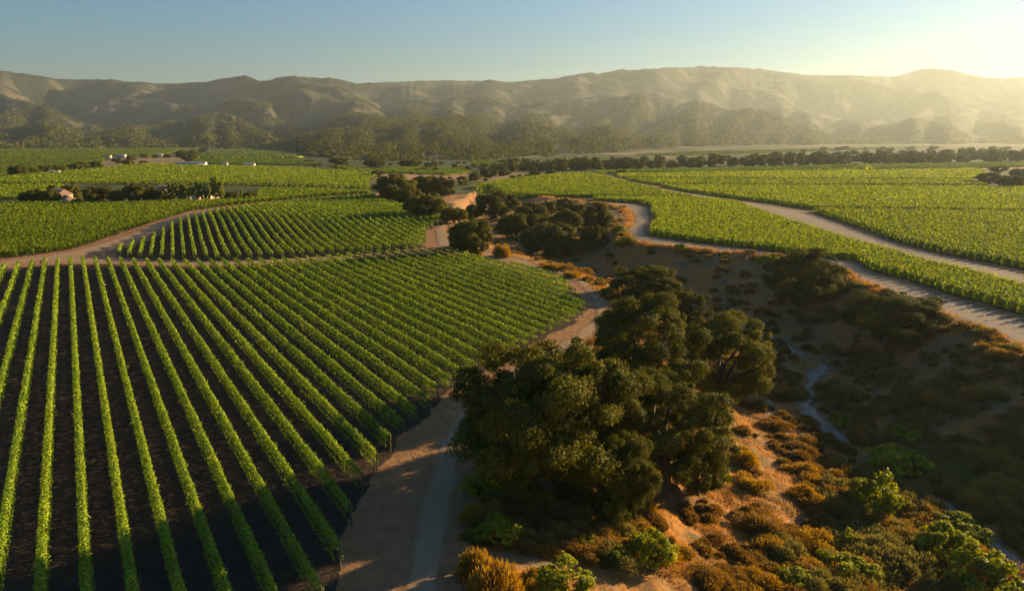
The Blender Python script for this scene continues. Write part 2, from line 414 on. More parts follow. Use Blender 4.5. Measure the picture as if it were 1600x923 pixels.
def road_material(name, c0, c1, c2):
    """compacted dirt: vattr 'across' 0..1 gives wheel tracks"""
    m, nt, nd, lk = new_mat(name)
    out = nd.new('ShaderNodeOutputMaterial'); pr = nd.new('ShaderNodeBsdfPrincipled')
    tc = nd.new('ShaderNodeTexCoord').outputs['Object']
    n1 = noise(nd, lk, tc, 0.35, 6); n2 = noise(nd, lk, tc, 2.2, 7, 0.65)
    col = mixc(nd, lk, stretch(nd, lk, n1, 0.35, 0.65), c0, c1)
    wob = nd.new('ShaderNodeMath'); wob.operation = 'MULTIPLY_ADD'; wob.inputs[1].default_value = 0.35
    lk.new(n1, wob.inputs[0]); lk.new(attr(nd, 'across'), wob.inputs[2])
    tr = ramp(nd, [(0.0, (0, 0, 0)), (0.26, (0.0, 0.0, 0.0)), (0.40, (1, 1, 1)), (0.58, (0.7, 0.7, 0.7)), (0.72, (1, 1, 1)), (0.90, (1, 1, 1)), (1.0, (0, 0, 0))])
    lk.new(wob.outputs[0], tr.inputs[0])
    col = mixc(nd, lk, tr.outputs[0], col, c2)
    dk = stretch(nd, lk, n2, 0.52, 0.75)
    md = nd.new('ShaderNodeMath'); md.operation = 'MULTIPLY'; md.inputs[1].default_value = 0.35; lk.new(dk, md.inputs[0])
    col = mixc(nd, lk, md.outputs[0], col, tuple(k * 0.55 for k in c0))
    lk.new(col, pr.inputs['Base Color']); pr.inputs['Roughness'].default_value = 0.95; pr.inputs['Specular IOR Level'].default_value = 0.1
    bp = nd.new('ShaderNodeBump'); bp.inputs['Strength'].default_value = 0.5; bp.inputs['Distance'].default_value = 0.12
    lk.new(n2, bp.inputs['Height']); lk.new(bp.outputs[0], pr.inputs['Normal'])
    lk.new(pr.outputs[0], out.inputs['Surface'])
    return m

def hill_material():
    m, nt, nd, lk = new_mat('hill_slopes')
    out = nd.new('ShaderNodeOutputMaterial'); pr = nd.new('ShaderNodeBsdfPrincipled')
    tc = nd.new('ShaderNodeTexCoord').outputs['Object']
    n1 = noise(nd, lk, tc, 0.0016, 8, 0.62); n2 = noise(nd, lk, tc, 0.02, 8, 0.7)
    grass = mixc(nd, lk, stretch(nd, lk, n1, 0.35, 0.65), (0.108, 0.083, 0.049), (0.054, 0.054, 0.036))
    brush = mixc(nd, lk, stretch(nd, lk, n2, 0.4, 0.62), (0.014, 0.022, 0.014), (0.034, 0.038, 0.021))
    mk = nd.new('ShaderNodeMath'); mk.operation = 'ADD'
    nn = nd.new('ShaderNodeMath'); nn.operation = 'MULTIPLY_ADD'; nn.inputs[1].default_value = 1.1; nn.inputs[2].default_value = -0.55
    lk.new(n2, nn.inputs[0]); lk.new(nn.outputs[0], mk.inputs[0]); lk.new(attr(nd, 'wood'), mk.inputs[1])
    col = mixc(nd, lk, stretch(nd, lk, mk.outputs[0], 0.3, 0.7), grass, brush)
    lk.new(col, pr.inputs['Base Color'])
    pr.inputs['Roughness'].default_value = 1.0; pr.inputs['Specular IOR Level'].default_value = 0.055
    bp = nd.new('ShaderNodeBump'); bp.inputs['Strength'].default_value = 0.7; bp.inputs['Distance'].default_value = 14.0
    lk.new(n2, bp.inputs['Height']); lk.new(bp.outputs[0], pr.inputs['Normal'])
    lk.new(pr.outputs[0], out.inputs['Surface'])
    return m

M_GROUND = ground_material()
M_ROAD = road_material('sandy_track', (0.29, 0.155, 0.066), (0.23, 0.12, 0.052), (0.28, 0.19, 0.105))
M_FARMROAD = road_material('pale_farm_road', (0.20, 0.125, 0.065), (0.155, 0.10, 0.055), (0.24, 0.185, 0.125))
M_DRYFIELD = road_material('dry_pasture', (0.26, 0.175, 0.075), (0.17, 0.125, 0.055), (0.30, 0.21, 0.10))
M_CREEK = road_material('dry_creek_sand', (0.20, 0.15, 0.10), (0.11, 0.08, 0.055), (0.27, 0.22, 0.16))
M_HILL = hill_material()
M_VINE = leaf_mat('vine_leaves', [(0.0, (0.055, 0.085, 0.007)), (0.35, (0.14, 0.215, 0.012)), (0.7, (0.26, 0.345, 0.014)), (0.93, (0.41, 0.45, 0.022)), (1.0, (0.30, 0.16, 0.02))], trans=0.2)
M_VINE_FAR = leaf_mat('vine_rows', [(0.0, (0.09, 0.13, 0.008)), (0.5, (0.22, 0.28, 0.014)), (1.0, (0.36, 0.40, 0.022))], trans=0.42)
M_OAK = leaf_mat('oak_leaves', [(0.0, (0.030, 0.034, 0.006)), (0.5, (0.10, 0.10, 0.014)), (0.85, (0.19, 0.165, 0.02)), (1.0, (0.26, 0.20, 0.025))], trans=0.22, rough=0.7, spec=0.06)
M_POPLAR = leaf_mat('poplar_leaves', [(0.0, (0.08, 0.11, 0.012)), (0.6, (0.24, 0.27, 0.02)), (1.0, (0.36, 0.35, 0.03))], trans=0.42)
M_SAGE = leaf_mat('dry_brush_twigs', [(0.0, (0.07, 0.046, 0.016)), (0.45, (0.20, 0.125, 0.032)), (0.8, (0.33, 0.215, 0.05)), (1.0, (0.42, 0.31, 0.075))], trans=0.22, spec=0.1)
M_GOLD = leaf_mat('golden_brush_twigs', [(0.0, (0.11, 0.065, 0.016)), (0.5, (0.26, 0.16, 0.03)), (1.0, (0.40, 0.28, 0.05))], trans=0.3, spec=0.1)
M_GREENBUSH = leaf_mat('green_bush_leaves', [(0.0, (0.06, 0.08, 0.010)), (0.5, (0.24, 0.26, 0.014)), (1.0, (0.48, 0.43, 0.02))], trans=0.3)
M_GRASS = leaf_mat('dry_grass_blades', [(0.0, (0.20, 0.10, 0.025)), (0.5, (0.38, 0.21, 0.055)), (1.0, (0.50, 0.32, 0.10))], trans=0.3, spec=0.1)
M_BARK = plain_mat('oak_bark', (0.085, 0.06, 0.04), 0.9, 0.35, 4.0)
M_POST = plain_mat('weathered_post', (0.10, 0.075, 0.05), 0.9, 0.3, 6.0)
M_WHITE = plain_mat('white_painted', (0.50, 0.47, 0.42), 0.6, 0.06, 1.0)
M_ROOF = plain_mat('pale_metal_roof', (0.40, 0.37, 0.33), 0.5, 0.1, 0.6)
M_TILE = plain_mat('clay_tile_roof', (0.26, 0.15, 0.09), 0.8, 0.2, 1.5)
M_STUCCO = plain_mat('tan_stucco', (0.55, 0.40, 0.26), 0.85, 0.1, 0.8)
M_DARK = plain_mat('dark_opening', (0.03, 0.03, 0.035), 0.3, 0.1, 1.0)
M_STONE = plain_mat('pale_stone_wall', (0.50, 0.38, 0.24), 0.9, 0.2, 1.2)
M_RUBBER = plain_mat('tyre_rubber', (0.02, 0.02, 0.02), 0.8, 0.1, 1.0)

# ------------------------------------------------------------------ ground sheet
def polar(r, az):
    R, A = np.meshgrid(r, az, indexing='ij')
    return R * np.sin(A), R * np.cos(A)

def grid_faces(nr, na, wrap=False):
    i = np.arange(nr - 1)[:, None]; j = np.arange(na if wrap else na - 1)[None, :]
    a = i * na + j; b = i * na + (j + 1) % na
    return np.stack([a, b, b + na, a + na], -1).reshape(-1, 4)

az_d = np.concatenate([np.radians(np.arange(-43, 43.01, 0.16)), np.radians(np.arange(45, 317, 3.0))])
r_g = np.concatenate([[0.5, 4, 9, 15, 20, 25, 29], 32 * np.exp(np.arange(0, math.log(520 / 32.0), 0.0055)), 522 * np.exp(np.arange(0.0, math.log(15000 / 522.0), 0.03)), [15000]])
gx, gy = polar(r_g, az_d)
far_poly = [PX(f[2]) for f in FIELDS] + [PX(s[1]) for s in STRIPED]
gz = Z(gx, gy)
wobx = gx + 1.1 * fbm(gx / 5.0, gy / 5.0, 3); woby = gy + 1.1 * fbm(gx / 5.0 + 9, gy / 5.0, 3)
soil = np.zeros(gx.shape); scrub = np.zeros(gx.shape); sand = np.zeros(gx.shape); green = np.zeros(gx.shape)
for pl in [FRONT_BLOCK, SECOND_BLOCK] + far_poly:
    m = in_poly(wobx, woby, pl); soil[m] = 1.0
m = in_poly(wobx, woby, RAV_POLY); scrub[m] = 1.0
green = smooth(-0.5, -0.1, fbm(gx / 160.0, gy / 160.0, 4)) * smooth(150, 260, np.hypot(gx, gy))
for rd, wd in ((ROAD_BY_OAKS, 6.0), (TRACK_LEFT, 8.0), (TRACK_MID, 7.0), (ROAD_FARM, 7.0), (TRACK_BANK, 6.0)):
    mid = np.array([(P(*a) + P(*b)) / 2 for a, b in rd])
    d, _ = line_dist(wobx, woby, mid)
    sand = np.maximum(sand, smooth(wd + 5, wd - 1, d))
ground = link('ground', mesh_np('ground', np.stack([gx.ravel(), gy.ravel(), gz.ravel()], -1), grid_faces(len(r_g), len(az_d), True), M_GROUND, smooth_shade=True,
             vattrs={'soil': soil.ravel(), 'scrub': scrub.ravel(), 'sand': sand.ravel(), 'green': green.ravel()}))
ground['kind'] = 'structure'

# ------------------------------------------------------------------ roads and tracks: sheets draped over the ground
def resample(line, n):
    line = np.asarray(line, float)
    d = np.concatenate([[0], np.cumsum(np.linalg.norm(np.diff(line, axis=0), axis=1))])
    t = np.linspace(0, d[-1], n)
    # smooth the corners a little
    out = np.stack([np.interp(t, d, line[:, 0]), np.interp(t, d, line[:, 1])], -1)
    k = max(1, n // (len(line) * 4))
    if k > 1:
        ker = np.ones(2 * k + 1) / (2 * k + 1)
        pad = np.vstack([np.repeat(out[:1], k, 0), out, np.repeat(out[-1:], k, 0)])
        out = np.stack([np.convolve(pad[:, i], ker, 'valid') for i in (0, 1)], -1)
    return out

def drape(name, pairs, mat, lift=0.05, na=12, step=1.2, rough_edge=0.8, world=False):
    if world: L = np.array([a for a, b in pairs], float); R = np.array([b for a, b in pairs], float)
    else: L = np.array([P(*a) for a, b in pairs]); R = np.array([P(*b) for a, b in pairs])
    length = np.linalg.norm(np.diff((L + R) / 2, axis=0), axis=1).sum()
    n = int(length / step) + 2
    # resample both edges on the same parameter so that cross-sections stay matched
    mid = (L + R) / 2
    d = np.concatenate([[0], np.cumsum(np.linalg.norm(np.diff(mid, axis=0), axis=1))]); t = np.linspace(0, d[-1], n)
    k = max(1, int(2.5 / step)); ker = np.ones(2 * k + 1) / (2 * k + 1)
    def rs(E):
        o = np.stack([np.interp(t, d, E[:, 0]), np.interp(t, d, E[:, 1])], -1)
        pad = np.vstack([np.repeat(o[:1], k, 0), o, np.repeat(o[-1:], k, 0)])
        return np.stack([np.convolve(pad[:, i], ker, 'valid') for i in (0, 1)], -1)
    L, R = rs(L), rs(R)
    u = np.linspace(0, 1, na)
    w = np.linalg.norm(R - L, axis=1)
    e0 = rough_edge * (fbm(t / 3.1, t * 0 + 3.3, 3)) / np.maximum(w, 1); e1 = rough_edge * (fbm(t / 2.7, t * 0 + 8.1, 3)) / np.maximum(w, 1)
    U = e0[:, None] * (1 - u) + (1 + e1[:, None]) * u
    X = L[:, None, 0] * (1 - U) + R[:, None, 0] * U; Y = L[:, None, 1] * (1 - U) + R[:, None, 1] * U
    dist = np.hypot(X, Y)
    lift_ = lift + 0.00025 * np.clip(dist - 60, 0, None)
    edge = np.minimum(u, 1 - u); lift_ = lift_ * smooth(0.0, 0.22, edge)[None, :] - 0.012 * (edge[None, :] < 1e-6)
    Zz = Z(X, Y) + lift_
    o = link(name, mesh_np(name, np.stack([X.ravel(), Y.ravel(), Zz.ravel()], -1), grid_faces(n, na), mat, smooth_shade=True,
             vattrs={'across': np.broadcast_to(u, X.shape).ravel()}))
    o['kind'] = 'structure'
    return o

drape('road', ROAD_SHEET, M_ROAD)
drape('dirt_track', TRACK_LEFT, M_ROAD, step=2.0)
drape('dirt_track', TRACK_MID, M_ROAD, lift=0.03, step=2.0)
drape('farm_road', ROAD_FARM, M_FARMROAD, step=2.5, na=10)
drape('bank_track', TRACK_BANK, M_FARMROAD, step=1.5)

def ribbon(name, line, width, mat, lift=0.06):
    """creek bed along a line of world points"""
    line = resample(line, max(8, int(np.linalg.norm(np.diff(line, axis=0), axis=1).sum() / 1.0)))
    d = np.gradient(line, axis=0); d /= np.linalg.norm(d, axis=1)[:, None]
    nrm = np.stack([-d[:, 1], d[:, 0]], -1)
    s = np.arange(len(line)) * 1.0
    wv = width * (0.5 + 0.33 * fbm(s / 7.0, s * 0 + width, 3)); wv[0] *= 0.2; wv[-1] *= 0.2
    wob = 0.9 * fbm(s / 6.0, s * 0 + 2.2, 2)
    L = line + nrm * (wv + wob)[:, None]; R = line - nrm * (wv - wob)[:, None]
    return drape(name, list(zip(L, R)), mat, lift=lift, na=9, step=0.6, rough_edge=2.2, world=True)

def PT(pts):
    return np.array([place(a, b)[:2] for a, b in pts])
ribbon('creek_bed', PT([(1640, 960), (1600, 893), (1555, 850), (1500, 808), (1455, 780), (1425, 765)]), 3.6, M_CREEK)
ribbon('creek_bed', PT([(1335, 695), (1300, 672), (1266, 645), (1256, 610), (1272, 590), (1295, 570)]), 2.8, M_CREEK)
ribbon('creek_bed', PT([(1262, 556), (1235, 545), (1205, 528), (1180, 516), (1155, 506)]), 2.6, M_CREEK)
ribbon('creek_bed', PT([(1450, 712), (1420, 690), (1395, 665)]), 1.6, M_CREEK)
ribbon('creek_bed', PT([(1190, 660), (1215, 648), (1202, 625)]), 1.2, M_CREEK)
ribbon('sand_patch', PT([(1505, 738), (1480, 728)]), 2.0, M_CREEK)

# ------------------------------------------------------------------ hills and mountains
CREST = [(-900, 120), (-500, 118), (-300, 122), (-120, 116), (0, 113), (30, 110), (60, 115), (95, 123), (130, 124.5), (165, 125), (230, 129), (270, 131), (330, 128), (360, 122), (390, 119), (415, 127), (445, 123), (470, 121), (520, 124), (560, 130), (600, 129), (660, 126), (700, 125), (760, 127), (800, 128), (860, 124), (900, 117), (960, 111), (1000, 109), (1060, 106), (1110, 105), (1160, 107), (1210, 112), (1255, 118), (1300, 117.5), (1390, 120), (1420, 110), (1442, 107), (1470, 110), (1500, 117), (1545, 123), (1600, 121), (1700, 116), (1850, 120), (2100, 126), (2500, 130)]
SECONDARY = [(-300, 230), (560, 228), (640, 212), (700, 205), (760, 196), (830, 182), (880, 172), (930, 158), (960, 150), (987, 143), (1010, 147), (1060, 150), (1110, 152), (1150, 156), (1185, 164), (1230, 176), (1290, 200), (1340, 224), (1500, 230)]
FOOT = [(-900, 2300), (-200, 2300), (200, 2250), (330, 2200), (430, 1800), (480, 1250), (540, 960), (640, 900), (760, 960), (860, 1200), (960, 1500), (1060, 2300), (1300, 3600), (1600, 4300), (2400, 4600)]
CREST_R = [(-900, 6400), (0, 6200), (250, 6600), (390, 5600), (520, 5600), (800, 6200), (1100, 7600), (1300, 8600), (1442, 9300), (1600, 9600), (2500, 9600)]

def az_of(px):  return np.arctan2((np.asarray(px, float) - CX) / FPX, math.cos(PITCH) + (CY - HORIZON) / FPX * math.sin(PITCH))
def tan_el(px, py):
    v = (py - CY) / FPX; u = (px - CX) / FPX
    up = -math.cos(PITCH) * v - math.sin(PITCH); fw = math.cos(PITCH) - v * math.sin(PITCH)
    return up / np.hypot(u, fw)
def table(tab, az, el=False):
    t = np.array(tab, float)
    y = tan_el(t[:, 0], t[:, 1]) if el else t[:, 1]
    return np.interp(az, az_of(t[:, 0]), y)

# landscape evolution on a coarse grid (azimuth x relative distance): streams cut the valleys, the crest follows CREST
def erode(U, iters=64, K=0.16, m=0.5, D=0.13, sub=2, seed=3):
    nr, na = U.shape
    h = np.random.default_rng(seed).uniform(0, 1.0, (nr, na)) * 2.5; h[0] = 0; h[-1] = 0
    I = np.arange(nr * na).reshape(nr, na)
    for it in range(iters):
        h[1:-1] += U[1:-1]
        hp = np.pad(h, 1, constant_values=1e9); Ip = np.pad(I, 1)
        best = np.zeros((nr, na)); rec = I.copy(); dl = np.ones((nr, na))
        for dy in (-1, 0, 1):
            for dx in (-1, 0, 1):
                if dx == 0 and dy == 0: continue
                L = (dy * dy + dx * dx) ** 0.5
                w = (slice(1 + dy, 1 + dy + nr), slice(1 + dx, 1 + dx + na))
                sl = (h - hp[w]) / L; k = sl > best
                best = np.where(k, sl, best); rec = np.where(k, Ip[w], rec); dl = np.where(k, L, dl)
        hf = h.ravel(); order = np.argsort(hf).tolist(); rl = rec.ravel().tolist()
        A = [1.0] * (nr * na)
        for i in reversed(order):
            j = rl[i]
            if j != i: A[j] += A[i]
        f = (K * np.array(A) ** m / dl.ravel()).tolist(); H = hf.tolist()
        for i in order:
            j = rl[i]
            if j != i: H[i] = (H[i] + f[i] * H[j]) / (1 + f[i])
        h = np.array(H).reshape(nr, na)
        for _ in range(sub):
            q = np.pad(h, 1, mode='edge')
            h = h + D * (q[:-2, 1:-1] + q[2:, 1:-1] + q[1:-1, :-2] + q[1:-1, 2:] - 4 * h)
            h[0] = 0; h[-1] = 0
    return h

G_AZ = np.radians(np.linspace(-54, 54, 400)); G_T = np.linspace(0, 1.75, 190)
def foot_r(az): return table(FOOT, az) * (1 + 0.08 * fbm(az * 14.0, az * 0 + 1.0, 3) + 0.16 * fbm(az * 33.0, az * 0 + 4.0, 2))
_gt, _ga = np.meshgrid(G_T, G_AZ, indexing='ij')
_r0 = foot_r(_ga); _rc = table(CREST_R, _ga); _gr = _r0 + _gt * (_rc - _r0)
_U = 0.22 + 0.95 * smooth(0.22, 0.85, _gt) + 0.30 * smooth(0.06, 0.2, _gt)
_U *= np.clip(1 + 0.75 * fbm(_ga * 9.0, _gt * 3.0 + 5, 3), 0.25, 2)
_pxg = CX + FPX * (math.cos(PITCH) + (CY - HORIZON) / FPX * math.sin(PITCH)) * np.tan(np.clip(_ga, -1.2, 1.2))
_kn = np.exp(-((_pxg - 740) / 260.0) ** 2)
_U += _kn * 0.22 * smooth(0.012, 0.05, _gt) * smooth(0.30, 0.12, _gt) * smooth(-0.25, 0.25, fbm(_ga * 26.0, _gt * 30.0, 2))
_t2 = np.clip(table(SECONDARY, _ga, True), 0, None) / 0.06
_U += 1.5 * _t2 * np.exp(-((_gr - 4400) / 900.0) ** 2)
G_H = erode(_U)
# scale every direction so that the skyline stands where the photograph shows it
_hi = np.where(_gt > 0.8, G_H / _gr, 0); _el = _hi.max(0)
_need = table(CREST, G_AZ, True)
_ih = _hi.argmax(0)
_need = _need + CAM_H / _gr[_ih, np.arange(len(G_AZ))]
_fac = _need / _el
_k = np.ones(5) / 5
_fs = np.convolve(np.pad(_fac, 2, mode='edge'), _k, 'valid')
G_H = G_H * (0.35 * _fs + 0.65 * _fac)[None]
# ranges in front keep their own lower skylines: whole massifs are scaled down, so spurs and valleys keep their shape
def wide(a, n, ax, f):
    p = np.pad(a, [(n, n) if k == ax else (0, 0) for k in (0, 1)], mode='edge'); L = a.shape[ax]
    st = [np.take(p, range(i, i + L), axis=ax) for i in range(0, 2 * n + 1)]
    return f(st, axis=0)
_elv = np.maximum(G_H - CAM_H * 0.5, 1) / _gr
_env = wide(wide(_elv, 9, 1, np.max), 7, 0, np.max)
_env = wide(wide(_env, 8, 1, np.mean), 6, 0, np.mean)
_cr = table(CREST, _ga, True)
_L = np.interp(_gt, [0, 0.06, 0.2, 0.4, 0.6, 0.8, 0.92], [0.12, 0.22, 0.36, 0.52, 0.70, 0.86, 1.0]) * _cr
_L = np.maximum(_L, np.clip(table(SECONDARY, _ga, True), 0, None) * np.exp(-((_gr - 4300) / 1300.0) ** 4))
_sc = np.where(_gt < 0.92, np.minimum(1, _L / _env), 1.0)
_sc = wide(wide(_sc, 3, 1, np.mean), 3, 0, np.mean)
_sc = _sc + (1 - _sc) * smooth(0.82, 0.95, _gt)
G_H = G_H * _sc * smooth(-0.03, 0.10, _gt)
for _ in range(3):
    _e2 = np.where(_gt > 0.55, (G_H - CAM_H) / _gr, -1)
    _q = np.clip((table(CREST, G_AZ, True) + 0.004) / (_e2.max(0) + 0.004), 0.6, 1.6)
    _q = np.convolve(np.pad(_q, 1, mode='edge'), np.ones(3) / 3, 'valid')
    G_H = G_H * (1 + (_q - 1)[None] * smooth(0.45, 0.8, _gt))

def hill_height(x, y):
    r = np.hypot(x, y); az = np.arctan2(x, y)
    r0 = foot_r(az); rc = table(CREST_R, az)
    t = (r - r0) / (rc - r0)
    fi = np.clip(t / G_T[1], 0, len(G_T) - 1.001); fj = np.clip((az - G_AZ[0]) / (G_AZ[1] - G_AZ[0]), 0, len(G_AZ) - 1.001)
    i = fi.astype(int); j = fj.astype(int); a = fi - i; b = fj - j
    a = 0.5 * a + 0.5 * a * a * (3 - 2 * a); b = 0.5 * b + 0.5 * b * b * (3 - 2 * b)
    h = (G_H[i, j] * (1 - a) + G_H[i + 1, j] * a) * (1 - b) + (G_H[i, j + 1] * (1 - a) + G_H[i + 1, j + 1] * a) * b
    det = 0.55 * fbm(x / 150.0, y / 150.0, 4) + 1.5 * (ridged(x / 420.0 + 0.3 * fbm(x / 300.0, y / 300.0, 2), y / 420.0, 4) - 0.72)
    h = h + det * np.minimum(0.18 * h, 26.0) * np.where(t > 0.93, 0.35, 1.0)
    h = np.where(t <= 0, -6.0, h - 5 * smooth(0.015, 0.0, t))
    return h, t, r

az_h = np.radians(np.arange(-50, 50.01, 0.085))
r_h = np.concatenate([830 * np.exp(np.arange(0, math.log(10400 / 830.0), 0.0062)), np.linspace(10500, 13800, 14)])
hx, hy = polar(r_h, az_h)
hz, ht, hr = hill_height(hx, hy)
def wood_mask(x, y, t):
    return smooth(-0.12, 0.10, fbm(x / 300.0, y / 300.0, 4) + 0.50 - 0.52 * smooth(0.12, 0.60, t) + 0.22 * smooth(0.7, 1.0, t))
wood = wood_mask(hx, hy, ht)
hills = link('hills', mesh_np('hills', np.stack([hx.ravel(), hy.ravel(), hz.ravel()], -1), grid_faces(len(r_h), len(az_h)), M_HILL, smooth_shade=True, vattrs={'wood': np.clip(wood, 0, 1).ravel()}))
hills['kind'] = 'structure'
HILL_TOP = float(hz.max())

# woodland on the foothills: one mass nobody could count
def woodland():
    rng = np.random.default_rng(5)
    n = 110000
    r = np.sqrt(rng.uniform(800 ** 2, 4600 ** 2, n)); az = np.radians(rng.uniform(-42, 40, n))
    x, y = r * np.sin(az), r * np.cos(az)
    h, t, _ = hill_height(x, y)
    w = wood_mask(x, y, t) * 0.97 + 0.03
    w = w * smooth(-0.25, 0.1, fbm(x / 70.0, y / 70.0, 3) + 0.1)
    k = (t > 0.002) & (rng.uniform(0, 1, n) < np.clip(w, 0, 1)) & (rng.uniform(0, 1, n) < 1.3 - r / 5000)
    x, y, h = x[k], y[k], h[k]; n = len(x)
    R = rng.uniform(2.2, 5.0, n) * (1 + 0.5 * (r[k] > 2200))
    cnt = np.where(r[k] < 1700, 34, 12)
    idx = np.repeat(np.arange(n), cnt); m = len(idx)
    e = rng.normal(size=(m, 3)); e[:, 2] = e[:, 2] * 0.8 + 0.35; e /= np.linalg.norm(e, axis=1)[:, None]
    lump = 1 + 0.35 * perlin(e[:, 0] * 2 + idx * 1.7, e[:, 1] * 2 + e[:, 2] * 2)
    C = np.stack([x, y, h + R * 0.55], -1)[idx] + e * (R[idx] * lump * rng.uniform(0.7, 1.05, m))[:, None] * np.array([1, 1, 0.85])
    V, F = leaf_arrays(C, e, R[idx] * np.where(cnt[idx] > 20, 0.55, 0.95) * rng.uniform(0.7, 1.3, m), rng, aspect=0.9, jitter=0.35)
    var = np.clip(rng.uniform(0, 0.45, n)[idx] + 0.15 * rng.uniform(0, 1, m), 0, 1)
    o = link('woodland', mesh_np('woodland', V, F, M_OAK, attrs={'var': var}))
    tag(o, 'dark oak woodland covering the foothills below the mountains', 'woodland', kind='stuff')
woodland()

# ------------------------------------------------------------------ haze
hz_mb = MB().box((0, 0, (HILL_TOP + 60 - 14) / 2), (31000, 31000, HILL_TOP + 60 + 14))
m, nt, nd, lk = new_mat('valley_haze')
out = nd.new('ShaderNodeOutputMaterial'); vol = nd.new('ShaderNodeVolumePrincipled')
vol.inputs['Color'].default_value = HAZE_COLOR
vol.inputs['Density'].default_value = HAZE_DENSITY
vol.inputs['Anisotropy'].default_value = HAZE_G
lk.new(vol.outputs[0], out.inputs['Volume'])
haze = hz_mb.build('haze', m)
haze['kind'] = 'stuff'
haze['label'] = 'warm dusty haze filling the valley'

# ------------------------------------------------------------------ vineyards
def block_rows(poly, az_deg, spacing, offset=0.0, min_len=2.0):
    a = math.radians(az_deg)
    d = np.array([math.sin(a), math.cos(a)]); nrm = np.array([d[1], -d[0]])      # nrm points right of the row direction
    s = poly @ nrm; out = []
    k0 = math.ceil((s.min() - offset) / spacing); k1 = math.floor((s.max() - offset) / spacing)
    n = len(poly)
    for k in range(k0, k1 + 1):
        c = k * spacing + offset
        ts = []
        for i in range(n):
            s0, s1 = s[i] - c, s[(i + 1) % n] - c
            if (s0 > 0) != (s1 > 0):
                p = poly[i] + (poly[(i + 1) % n] - poly[i]) * (s0 / (s0 - s1))
                ts.append(p @ d)
        ts.sort()
        for j in range(0, len(ts) - 1, 2):
            if ts[j + 1] - ts[j] >= min_len:
                out.append((nrm * c + d * ts[j], nrm * c + d * ts[j + 1]))
    return out

def vine_foliage(p0, p1, rng, h0=0.45, h1=1.9, half=0.34, leaf=0.13, leaf_k=0.0018, cover=5.2):
    """leaves of one vine row, as vertex/face arrays in world space"""
    L = np.linalg.norm(p1 - p0); d = (p1 - p0) / L; nrm = np.array([d[1], -d[0]])
    s = np.arange(0, L, 1.0)
    mid = p0[None] + d * (s + 0.5)[:, None]
    dist = np.hypot(np.hypot(mid[:, 0], mid[:, 1]), CAM_H)
    size = np.maximum(leaf, leaf_k * dist)
    # each vine is fuller or thinner than its neighbour
    full = 1 + 0.22 * fbm(s / 1.9, s * 0 + p0[0], 2) + 0.12 * fbm(s / 9.0, s * 0 + p0[1], 2)
    cnt = rng.poisson(cover / size ** 2 * np.clip(full, 0.3, 1.6) * np.where(rng.uniform(0, 1, len(s)) < 0.015, 0.25, 1.0))
    idx = np.repeat(np.arange(len(s)), cnt)
    n = len(idx)
    u = s[idx] + rng.uniform(0, 1, n)
    th = rng.uniform(-0.35, math.pi + 0.35, n)
    rad = rng.uniform(0.62, 1.08, n) * full[idx] * (1 + 0.25 * fbm(u / 0.55 + p0[0], th * 1.3, 2))
    shoot = rng.uniform(0, 1, n) < 0.06
    rad = np.where(shoot, rad * rng.uniform(1.1, 1.5, n), rad)
    hc = (h0 + h1) / 2
    off = np.cos(th) * half * rad; zz = hc + np.sin(th) * (h1 - hc) * rad - 0.25 * (np.sin(th) < 0.2) * rng.uniform(0, 1, n)
    zz = np.where(np.sin(th) < 0.1, np.maximum(zz - 0.3, h0 * 0.7), zz)
    keep = (u >= 0) & (u <= L)
    xy = p0[None] + d * u[:, None] + nrm * off[:, None]
    xy, zz, th, idx = xy[keep], zz[keep], th[keep], idx[keep]
    C = np.stack([xy[:, 0], xy[:, 1], zz + Z(xy[:, 0], xy[:, 1])], -1)
    N = np.stack([nrm[0] * np.cos(th), nrm[1] * np.cos(th), np.sin(th) * 0.9], -1)
    V, F = leaf_arrays(C, N, size[idx] * rng.uniform(0.7, 1.3, len(C)), rng, aspect=0.8, jitter=0.5)
    var = np.clip(0.45 + 0.22 * rng.normal(size=len(C)) + 0.2 * fbm(u[keep] / 3.0, u[keep] * 0 + 7, 2), 0, 0.94)
    var[rng.uniform(0, 1, len(C)) < 0.004] = 1.0
    return V, F, var

def ordinal(n):
    return '%d%s' % (n, 'th' if 10 <= n % 100 <= 20 else {1: 'st', 2: 'nd', 3: 'rd'}.get(n % 10, 'th'))

POST = MB().tube([(0, 0, -0.3), (0, 0, 1.0), (0.02, 0, 1.95)], [0.06, 0.055, 0.05], 6)
post_mesh = mesh_np('end_post', np.vstack(POST.v), [np.vstack(POST.q), np.vstack(POST.t)], M_POST)

def vine_row(p0, p1, rng, label, cat, group, post_at=(), **kw):
    V, F, var = vine_foliage(p0, p1, rng, **kw)
    base = np.array([p0[0], p0[1], Zs(*p0)])
    t = empty('vine_row', base, label, cat, group)
    link('foliage', mesh_np('foliage', V - base, F, M_VINE, attrs={'var': var}), t)
    for p in post_at:
        o = link('end_post', post_mesh, t)
        o.location = (p[0] - base[0], p[1] - base[1], Zs(*p) - base[2])
    return t

